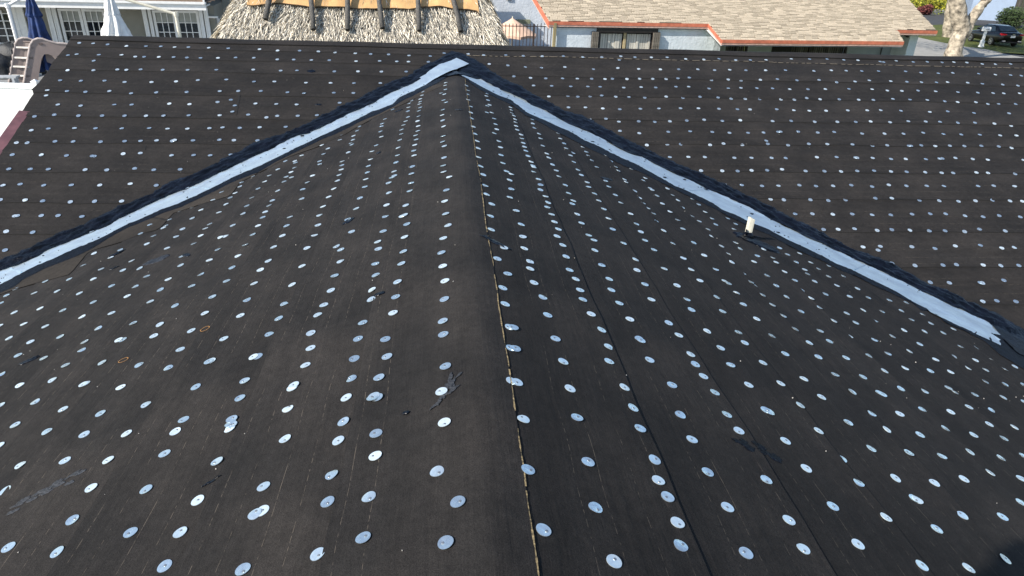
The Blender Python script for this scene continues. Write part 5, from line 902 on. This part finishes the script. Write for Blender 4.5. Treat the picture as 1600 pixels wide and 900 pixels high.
# front wall of the left part
za = RP(0, tA).z-.05; aEB, bEB = ab(EB0)
wb = bEB+tA+.14
WALL = mat('ice_blue_stucco', (.62, .68, .71), .9, 0, .06, 3, .02, 9)
wa0 = ab(onb(868, 60, wb))[0]; wa1 = ab(onb(1126, 70, wb))[0]; wx0 = ab(onb(936, 60, wb))[0]; wx1 = ab(onb(1021, 60, wb))[0]; wz = onb(980, 50, wb).z
b = MB(); b.obox(W(wa0, wb, G), E1*(wx0-wa0), E2*.3, UP*(za+.1-G)); b.obox(W(wx1, wb, G), E1*(wa1-wx1), E2*.3, UP*(za+.1-G)); b.obox(W(wx0, wb+.002, wz), E1*(wx1-wx0), E2*.3, UP*(za+.1-wz)); b.obox(W(wx0, wb+.002, G), E1*(wx1-wx0), E2*.3, UP*.4)
part('wall', b, WALL, rh)
wf = MB(); wf.obox(W(wx0-.12, wb-.09, wz-.02), E1*(wx1-wx0+.24), E2*.12, UP*.16); wf.obox(W(wx0-.02, wb-.06, G+.4), E1*.06, E2*.2, UP*(wz-G-.4)); wf.obox(W(wx1-.04, wb-.06, G+.4), E1*.06, E2*.2, UP*(wz-G-.4))
win = part('window', wf, mat('brown_black_frame', (.018, .014, .012), .5), rh)
mid = (wx0+wx1)/2-.05
b = MB(); b.obox(W(mid-.05, wb+.04, G+.4), E1*.1, E2*.05, UP*(wz-G-.4)); part('mullion', b, mat('tan_mullion', (.45, .36, .2), .6), win)
b = MB(); b.obox(W(wx0, wb+.26, G+.4), E1*(wx1-wx0), E2*.02, UP*(wz-G-.4)); part('lining', b, mat('dark_interior', (.02, .02, .02), .9), win)
BL = mat('cream_blind_slat', (.60, .57, .49), .7, 0, .05, 20, island=.16)
k = wx0+.10
while k < wx1-.10:
    if abs(k-mid) > .1: b = MB(); b.obox(W(k, wb+.12, G+.42), E1*.085, E2*.03*random.choice((-1, 1, .3)), UP*(wz-G-.5)); part('blind_slat', b, BL, win)
    k += .098
SHT = mat('weathered_shutter', (.17, .15, .12), .8, 0, .3, 20)
for s0, s1 in ((924, 934), (1019, 1030)):
    p, q = ab(onb(s0, 60, wb-.1))[0], ab(onb(s1, 60, wb-.1))[0]
    b = MB(); b.obox(W(p, wb-.14, G+.3), E1*(q-p), E2*.05, UP*(wz-G-.28)); o = part('shutter', b, MATS['brown_black_frame'], rh)
    n = 4
    for j in range(n): b = MB(); b.obox(W(p+(q-p)*(j+.12)/n, wb-.20, G+.3), E1*(q-p)/n*.76, E2*.06, UP*(wz-G-.30)); part('shutter_board', b, SHT, o)
b = MB(); pa = ab(onb(866, 60, wb-.15))[0]; b.obox(W(pa-.05, wb-.2, G), E1*.1, E2*.12, UP*(za-G)); part('corner_post', b, mat('ochre_post', (.30, .25, .13), .8), rh)
# recessed porch under the lower eave
rb = wb+.9; r0 = wa1; r1 = ab(onb(1416, 80, wb))[0]
b = MB(); b.obox(W(wa1-.3, wb, G), E1*.3, E2*2.4, UP*(za+.1-G)); part('wall', b, WALL, rh)
PW = mat('shaded_porch_wall', (.30, .33, .36), .9, 0, .05, 2)  # porch shade is painted into this darker grey-blue
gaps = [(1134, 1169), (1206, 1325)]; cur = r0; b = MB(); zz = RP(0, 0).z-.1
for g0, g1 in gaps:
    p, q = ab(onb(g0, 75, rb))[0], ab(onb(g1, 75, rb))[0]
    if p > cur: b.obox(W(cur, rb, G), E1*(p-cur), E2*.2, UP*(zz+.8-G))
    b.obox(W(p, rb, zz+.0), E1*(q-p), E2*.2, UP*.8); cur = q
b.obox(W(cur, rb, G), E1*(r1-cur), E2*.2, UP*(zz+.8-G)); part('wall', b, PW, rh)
CUR = mat('grey_vertical_blind', (.10, .095, .085), .8, 0, .1, 10, island=.5)
for gi, (g0, g1) in enumerate(gaps):
    p, q = ab(onb(g0, 75, rb))[0], ab(onb(g1, 75, rb))[0]
    f = MB(); f.obox(W(p, rb+.05, G), E1*.07, E2*.1, UP*(zz-G)); f.obox(W(q-.07, rb+.05, G), E1*.07, E2*.1, UP*(zz-G)); f.obox(W((p+q)/2, rb+.05, G), E1*.06, E2*.1, UP*(zz-G)); f.obox(W(p, rb+.045, zz-.08), E1*(q-p), E2*.11, UP*.10); f.obox(W(p, rb+.045, G), E1*(q-p), E2*.11, UP*.08)
    sd = part('sliding_door', f, MATS['brown_black_frame'], rh)
    g = MB(); g.obox(W(p+.07, rb+.17, G), E1*(q-p-.14), E2*.02, UP*(zz-G)); part('lining', g, MATS['dark_interior'], sd)
    k = p+.1
    while k < q-.12:
        if gi == 0 or k > p+(q-p)*.28:
            g = MB(); g.obox(W(k, rb+.13, G+.1), E1*random.uniform(.03, .075), E2*random.uniform(.005, .03), UP*(zz-G-.15)); part('blind_slat', g, CUR, sd)
        k += .105
b = MB(); a = ab(onb(1378, 80, rb-.1))[0]; b.tube([W(a, rb-.06, G), W(a, rb-.06, zz)], .022, 6); part('conduit', b, MATS['black_trim'], rh)
# end wall of the right part
ca = ab(onb(1429, 80, wb))[0]
b = MB(); b.obox(W(r1, wb, G), E1*(ca-r1), E2*6, UP*(RP(0, T1[1]).z-.1-G)); part('wall', b, WALL, rh)
b = MB(); p = onb(1415, 57, wb-.06); b.obox(p, E1*.12, E2*.1, UP*.16); b.obox(p+E1*.02-E2*.1-UP*.03, E1*.07, E2*.12, UP*.07); part('wall_lamp', b, MATS['black_trim'], rh)
b = MB(); p = onb(1133, 81, wb-.2); b.tube([V(p.x, p.y, p.z-.5), V(p.x, p.y, p.z+.03)], .03, 8)
part('patio_light', b, WHITE, rh)
# ------------------------------------------------------------------ trees
BARK = mat('pale_patchy_bark', (.50, .43, .33), .9, 0, .2, 4, .06, 7, .2, col2=(.11, .095, .075))
LEAF = mat('oak_leaves', (.055, .085, .022), .7, 0, .3, 3, island=.45)
def leaves(b, c, r, n, sz, rr, fl=.75):
    for _ in range(n):
        while True:
            q = V(rr.uniform(-1, 1), rr.uniform(-1, 1), rr.uniform(-1, 1))
            if .25 < q.length < 1: break
        p = V(c[0]+q.x*r, c[1]+q.y*r, c[2]+q.z*r*fl); a = V(rr.gauss(0, 1), rr.gauss(0, 1), rr.gauss(0, .6)).normalized(); d = a.orthogonal().normalized()*sz*rr.uniform(.6, 1.2); a = a*sz*rr.uniform(.7, 1.5)
        b.face([p-a, p+d*.55, p+a, p-d*.55])
def tree(base, limbs, crowns, label, lf=1000, nm='shade_tree'):
    rr = random.Random(int(base[0]*10)); t = thing(nm, label, 'tree', (base[0], base[1], G), 'pale-barked shade trees by the driveway')
    b = MB()
    for pts, rad in limbs:
        P = []; R2 = []
        for k in range(len(pts)-1):
            for j in range(5): P.append(Vector(pts[k]).lerp(Vector(pts[k+1]), j/5)); R2.append(rad[k]+(rad[k+1]-rad[k])*j/5)
        P.append(Vector(pts[-1])); R2.append(rad[-1]); b.tube(P, R2, 18, 0, .28)
    part('trunk', b, BARK, t, True)
    b = MB()
    for c in crowns: leaves(b, c[:3], c[3], int(lf*c[3]**2/2), .11, rr)
    part('crown', b, LEAF, t)
tb = onz(1489, 93, G)
def tv(px, py, dy=0): return onp(px, py, (0, tb.y+dy, 0), (0, 1, 0))
r0_ = .62
tree((tb.x, tb.y), [([V(tb.x, tb.y, G-.1), tv(1490, 84), tv(1497, 60), tv(1503, 47), tv(1499, 25), tv(1495, 0), tv(1488, -40)], [.66, .52, .44, .46, .44, .42, .34]),
    ([tv(1505, 56), tv(1517, 32, .3), tv(1530, 13, .4), tv(1539, 3, .5), tv(1543, -30, .4)], [.34, .31, .26, .25, .22]),
    ([tv(1536, 8, .4), tv(1552, -10, .5), tv(1590, -40, 0)], [.22, .2, .15]),
    ([tv(1491, -20), tv(1470, -60, 1), tv(1440, -110, 2)], [.3, .2, .12])],
    [(tb.x-1, tb.y+1, 5.5, 3), (tb.x+3, tb.y, 6.2, 3), (tb.x-4, tb.y-1, 6.8, 2.6), (tb.x+1, tb.y+3, 7.2, 3), (tb.x+6, tb.y+2, 6, 2.6), (tb.x-2, tb.y-4, 7, 2.4)],
    'large pale mottled tree trunk forking in two in front of the black car', 420)
t2 = onz(1484, 58, G); dy2 = t2.y-tb.y
tree((t2.x, t2.y), [([V(t2.x, t2.y, G-.1), tv(1481, 50, dy2), tv(1484, 25, dy2), tv(1488, 0, dy2), tv(1490, -40, dy2)], [.62, .42, .38, .38, .3])],
    [(t2.x+4, t2.y+2, 4.5, 2.8), (t2.x+9, t2.y+1, 4.9, 3.2), (t2.x, t2.y+5, 6.2, 3), (t2.x+13, t2.y+5, 5.4, 3.2)], 'second pale trunk standing just behind and left of the forked tree', 420)
# shadow-giving street tree to the left of the driveway, crown above the picture
sb = V(21.5, 47, G)
tree((sb.x, sb.y), [([V(sb.x, sb.y, G-.1), V(sb.x, sb.y, G+3), V(sb.x+1, sb.y, G+7)], [.4, .33, .2])],
    [(sb.x+2, sb.y+0, 3.9, 2.6), (sb.x+5, sb.y-2, 5, 2.6), (sb.x-1, sb.y+2, 5, 2.6), (sb.x+4, sb.y-5, 5.4, 2.2)], 'bushy shade tree beyond the right end of the beige roof', 160)
# ------------------------------------------------------------------ shrubs, far wall, fence
CRO = mat('yellow_croton_leaves', (.42, .36, .03), .7, 0, .4, 2, island=.4, col2=(.13, .20, .02)); CRR = mat('red_croton_leaves', (.14, .035, .03), .7, island=.4)
rr = random.Random(2)
for k, (px, py, r, m, lb) in enumerate(((1432, 14, 2.4, CRO, 'bright yellow-green croton bush at the corner of the beige roof'), (1452, 14, 2.3, CRO, 'bright yellow-green croton bush beyond the street, middle of three'), (1470, 12, 2.0, CRO, 'bright yellow-green croton bush against the second tree trunk'), (1441, 16, 1.1, CRR, 'small dark red croton in front of the yellow bushes'), (1462, 7, 1.0, CRR, 'small red croton between two yellow bushes'))):
    p = onz(px, py+7, G); t = thing('croton_bush', lb, 'bush', p, 'croton bushes across the street'); b = MB()
    for q in range(6): leaves(b, (p.x+rr.uniform(-.6, .6)*r, p.y+rr.uniform(-.4, .4)*r, G+r*rr.uniform(.35, .8)), r*.55, 260, .13, rr, .9)
    part('foliage', b, m, t); s = MB(); s.tube([p, p+UP*r*.8], [.12, .05], 6); part('stem', s, BARK, t)
bh = thing('house', 'pale blue house wall dappled by tree shade beyond the parked car', 'house', onz(1545, 33, G))
p, q = onz(1512, 30, G), onz(1578, 34, G); d = q-p; n_ = V(-d.y, d.x, 0).normalized()
b = MB(); b.obox(p, d, n_*8, UP*4.6); part('wall', b, mat('shaded_blue_wall', (.30, .38, .50), .9, 0, .05, 1), bh)  # wall colour darkened to paint in the shade on it
b = MB(); b.obox(p-d*.05-n_*.6+UP*4.6, d*1.1, n_*9, UP*.2); part('roof', b, TILE, bh)
df = thing('board_fence', 'tall dark board fence at the top right corner', 'fence', onz(1590, 30, G)); p, q = onz(1574, 33, G), onz(1625, 38, G); d = (q-p)/16; n_ = V(-d.y, d.x, 0).normalized()
for k in range(16):
    b = MB(); b.obox(p+d*k-n_*(.06 if k % 2 else .0)-n_*.5, d*.88, n_*.05, UP*4.2); part('board', b, mat('dark_fence_board', (.05, .045, .04), .85, island=.4), df)
HED = mat('dark_hedge_leaves', (.035, .06, .014), .7, island=.5)
for k, (px, py, r, lb) in enumerate(((1588, 43, 1.9, 'dark green shrub behind the boot of the black car'), (1612, 46, 2.3, 'dark green shrub at the right edge of the picture'), (1571, 36, .9, 'small dark shrub at the corner of the pale blue wall'))):
    p = onz(px, py, G); t = thing('shrub', lb, 'bush', p, 'dark shrubs behind the car'); b = MB()
    for q in range(6): leaves(b, (p.x+rr.uniform(-.7, .7)*r, p.y+rr.uniform(-.4, .4)*r, G+r*rr.uniform(.3, .75)), r*.6, 320, .12, rr, .9)
    part('foliage', b, HED, t); s = MB(); s.tube([p, p+UP*r*.7], [.10, .05], 6); part('stem', s, BARK, t)
# ------------------------------------------------------------------ mailbox
mb_ = onz(1532.5, 73.5, G); tm = thing('mailbox', 'white mailbox on a white post on the lawn before the black car', 'mailbox', mb_)
b = MB(); b.obox(mb_+V(-.07, -.07, 0), V(.14, 0, 0), V(0, .14, 0), V(0, 0, 1.15)); part('post', b, WHITE, tm)
b = MB(); b.obox(mb_+V(-.14, -.14, 0), V(.28, 0, 0), V(0, .28, 0), V(0, 0, .10)); b.obox(mb_+V(-.11, -.11, .10), V(.22, 0, 0), V(0, .22, 0), V(0, 0, .36)); part('post_sleeve', b, WHITE, tm)
b = MB(); c = mb_+V(-.28, -.12, 1.15); pr = [V(0, 0, 0), V(0, .24, 0), V(0, .24, .16), V(0, .21, .24), V(0, .15, .28), V(0, .09, .28), V(0, .03, .24), V(0, 0, .16)]; b.prism([c+p for p in pr], V(.56, 0, 0)); bx = part('box', b, WHITE, tm)
b = MB(); b.obox(c+V(.12, -.012, .08), V(.30, 0, 0), V(0, .012, 0), V(0, 0, .07)); part('plate', b, mat('grey_print', (.35, .36, .38), .6), bx)
# ------------------------------------------------------------------ black car, seen from behind and to its left
rearc = onz(1577, 74, G); hd = V(-.50, .866, 0).normalized(); hd = V(.12, .99, 0).normalized(); sdv = V(hd.y, -hd.x, 0)   # heading, right side
car = thing('car', 'black saloon car parked on the grass, seen from behind with red tail lamps', 'car', rearc+hd*2.3)
def cp_(l, w, z): return rearc + hd*l + sdv*w + UP*z
PAINT = mat('black_car_paint', (.0035, .0035, .0045), .16, 0, .2, 2, spec=.4, coat=.2); CG = mat('car_glass', (.012, .02, .022), .04, 0, .2, 2, spec=1); RUB = mat('tyre_rubber', (.012, .012, .012), .8)
st = [(0.0, .78, .42, .96), (.10, .86, .30, 1.02), (.45, .91, .24, 1.05), (.75, .92, .22, 1.0), (1.6, .93, .20, .97), (2.8, .93, .20, .96), (3.6, .92, .22, .93), (4.2, .88, .25, .82), (4.6, .78, .32, .68), (4.72, .62, .40, .58)]
b = MB(); rings = []
for (l, w, z0, z1) in st:
    prof = [(-w*.88, z0), (-w, z0+.12), (-w*1.0, z0+(z1-z0)*.6), (-w*.93, z1-.04), (-w*.80, z1), (0, z1+.03), (w*.80, z1), (w*.93, z1-.04), (w, z0+(z1-z0)*.6), (w, z0+.12), (w*.88, z0)]
    rg = []
    for x, z in prof: rg.append(len(b.v)); b.v.append(tuple(cp_(l, x, z)))
    rings.append(rg)
for k in range(len(rings)-1):
    for j in range(11): q = (j+1) % 11; b.f.append((rings[k][j], rings[k+1][j], rings[k+1][q], rings[k][q])); b.m.append(0)
b.f.append(tuple(rings[0])); b.m.append(0); b.f.append(tuple(rings[-1][::-1])); b.m.append(0)
body = part('body', b, PAINT, car, True)
md = body.modifiers.new('s', 'SUBSURF'); md.levels = md.render_levels = 1
# cabin: pillars and roof, then glass set in it
cab = [(.55, 1.03), (1.25, 1.40), (1.75, 1.46), (2.6, 1.45), (3.45, 1.02)]
b = MB(); rings = []
for l, z in cab:
    w1 = .80; w2 = .80-(z-.98)*.42; rg = []
    for x, zz_ in ((-w1, .95), (-w2, z-.03), (-w2*.8, z), (w2*.8, z), (w2, z-.03), (w1, .95)): rg.append(len(b.v)); b.v.append(tuple(cp_(l, x, zz_)))
    rings.append(rg)
for k in range(len(rings)-1):
    for j in range(5): b.f.append((rings[k][j], rings[k+1][j], rings[k+1][j+1], rings[k][j+1])); b.m.append(0)
part('roof', b, PAINT, car, True)
def gl(pts, name, m=CG):
    b = MB(); P = [cp_(*p) for p in pts]; n_ = (P[1]-P[0]).cross(P[2]-P[0]).normalized(); c = sum(P, V(0, 0, 0))/len(P)
    if n_.dot(c-cp_(2.2, 0, 1.0)) < 0: n_ = -n_
    b.prism([p+n_*.004 for p in P], n_*.010); return part(name, b, m, car)
gl([(.64, -.66, 1.085), (1.20, -.56, 1.375), (1.20, .56, 1.375), (.64, .66, 1.085)], 'rear_window')
gl([(3.40, -.66, 1.06), (2.68, -.56, 1.41), (2.68, .56, 1.41), (3.40, .66, 1.06)], 'windscreen')
for s in (-1, 1):
    gl([(1.0, s*.775, 1.02), (1.32, s*.665, 1.33), (1.95, s*.625, 1.40), (2.02, s*.775, 1.02)], 'side_window'); gl([(2.10, s*.775, 1.02), (2.04, s*.625, 1.40), (2.6, s*.63, 1.38), (3.15, s*.77, 1.03)], 'side_window')
    b = MB(); b.obox(cp_(2.95, s*.86, 1.0), hd*.12, sdv*s*.16, UP*.13); part('wing_mirror', b, PAINT, car)
    for l in (1.0, 3.75):
        c = cp_(l, s*.80, .33); b = MB(); b.tube([c, c+sdv*s*.14], .325, 24); wh = part('wheel', b, RUB, car, False)
        b = MB(); b.tube([c+sdv*s*.13, c+sdv*s*.15], .225, 20); part('rim', b, mat('silver_rim', (.45, .46, .48), .35, .8), wh)
        for j in range(5):
            a = 2*math.pi*j/5; b = MB(); o_ = c+sdv*s*.152; e = hd*math.cos(a)+UP*math.sin(a); f = (UP*math.cos(a)-hd*math.sin(a))*.10; b.obox(o_+e*.09-f*.5, e*.10, f, sdv*s*.004); part('rim_gap', b, RUB, wh)
    b = MB(); b.prism([cp_(-.015, s*.50, .86), cp_(.03, s*.84, .84), cp_(.20, s*.915, .88), cp_(.16, s*.90, .98), cp_(-.0, s*.80, .985), cp_(-.02, s*.50, .93)], -hd*.03+sdv*s*.01); part('tail_lamp', b, mat('red_lens', (.55, .02, .03), .2), car)
    b = MB(); b.obox(cp_(-.02, s*.60-.13, .40), sdv*.26, -hd*.02, UP*.07); part('reflector', b, mat('pale_reflector', (.5, .48, .47), .3), car)
    for l in (1.7, 2.6): b = MB(); b.obox(cp_(l, s*.925, .84), hd*.2, sdv*s*.02, UP*.03); part('door_handle', b, PAINT, car)
b = MB(); b.obox(cp_(-.02, -.17, .68), sdv*.34, -hd*.015, UP*.16); part('number_plate', b, mat('plate_white', (.72, .72, .70), .5), car)
b = MB(); b.obox(cp_(-.04, -.09, .90), sdv*.18, -hd*.012, UP*.05); part('badge', b, mat('chrome', (.7, .7, .72), .15, 1), car)
b = MB(); b.obox(cp_(-.015, -.80, .30), sdv*1.6, hd*.1, UP*.10); part('bumper_valance', b, RUB, car)
# second, mostly hidden dark car under the trees
print('objects', len(bpy.data.objects))
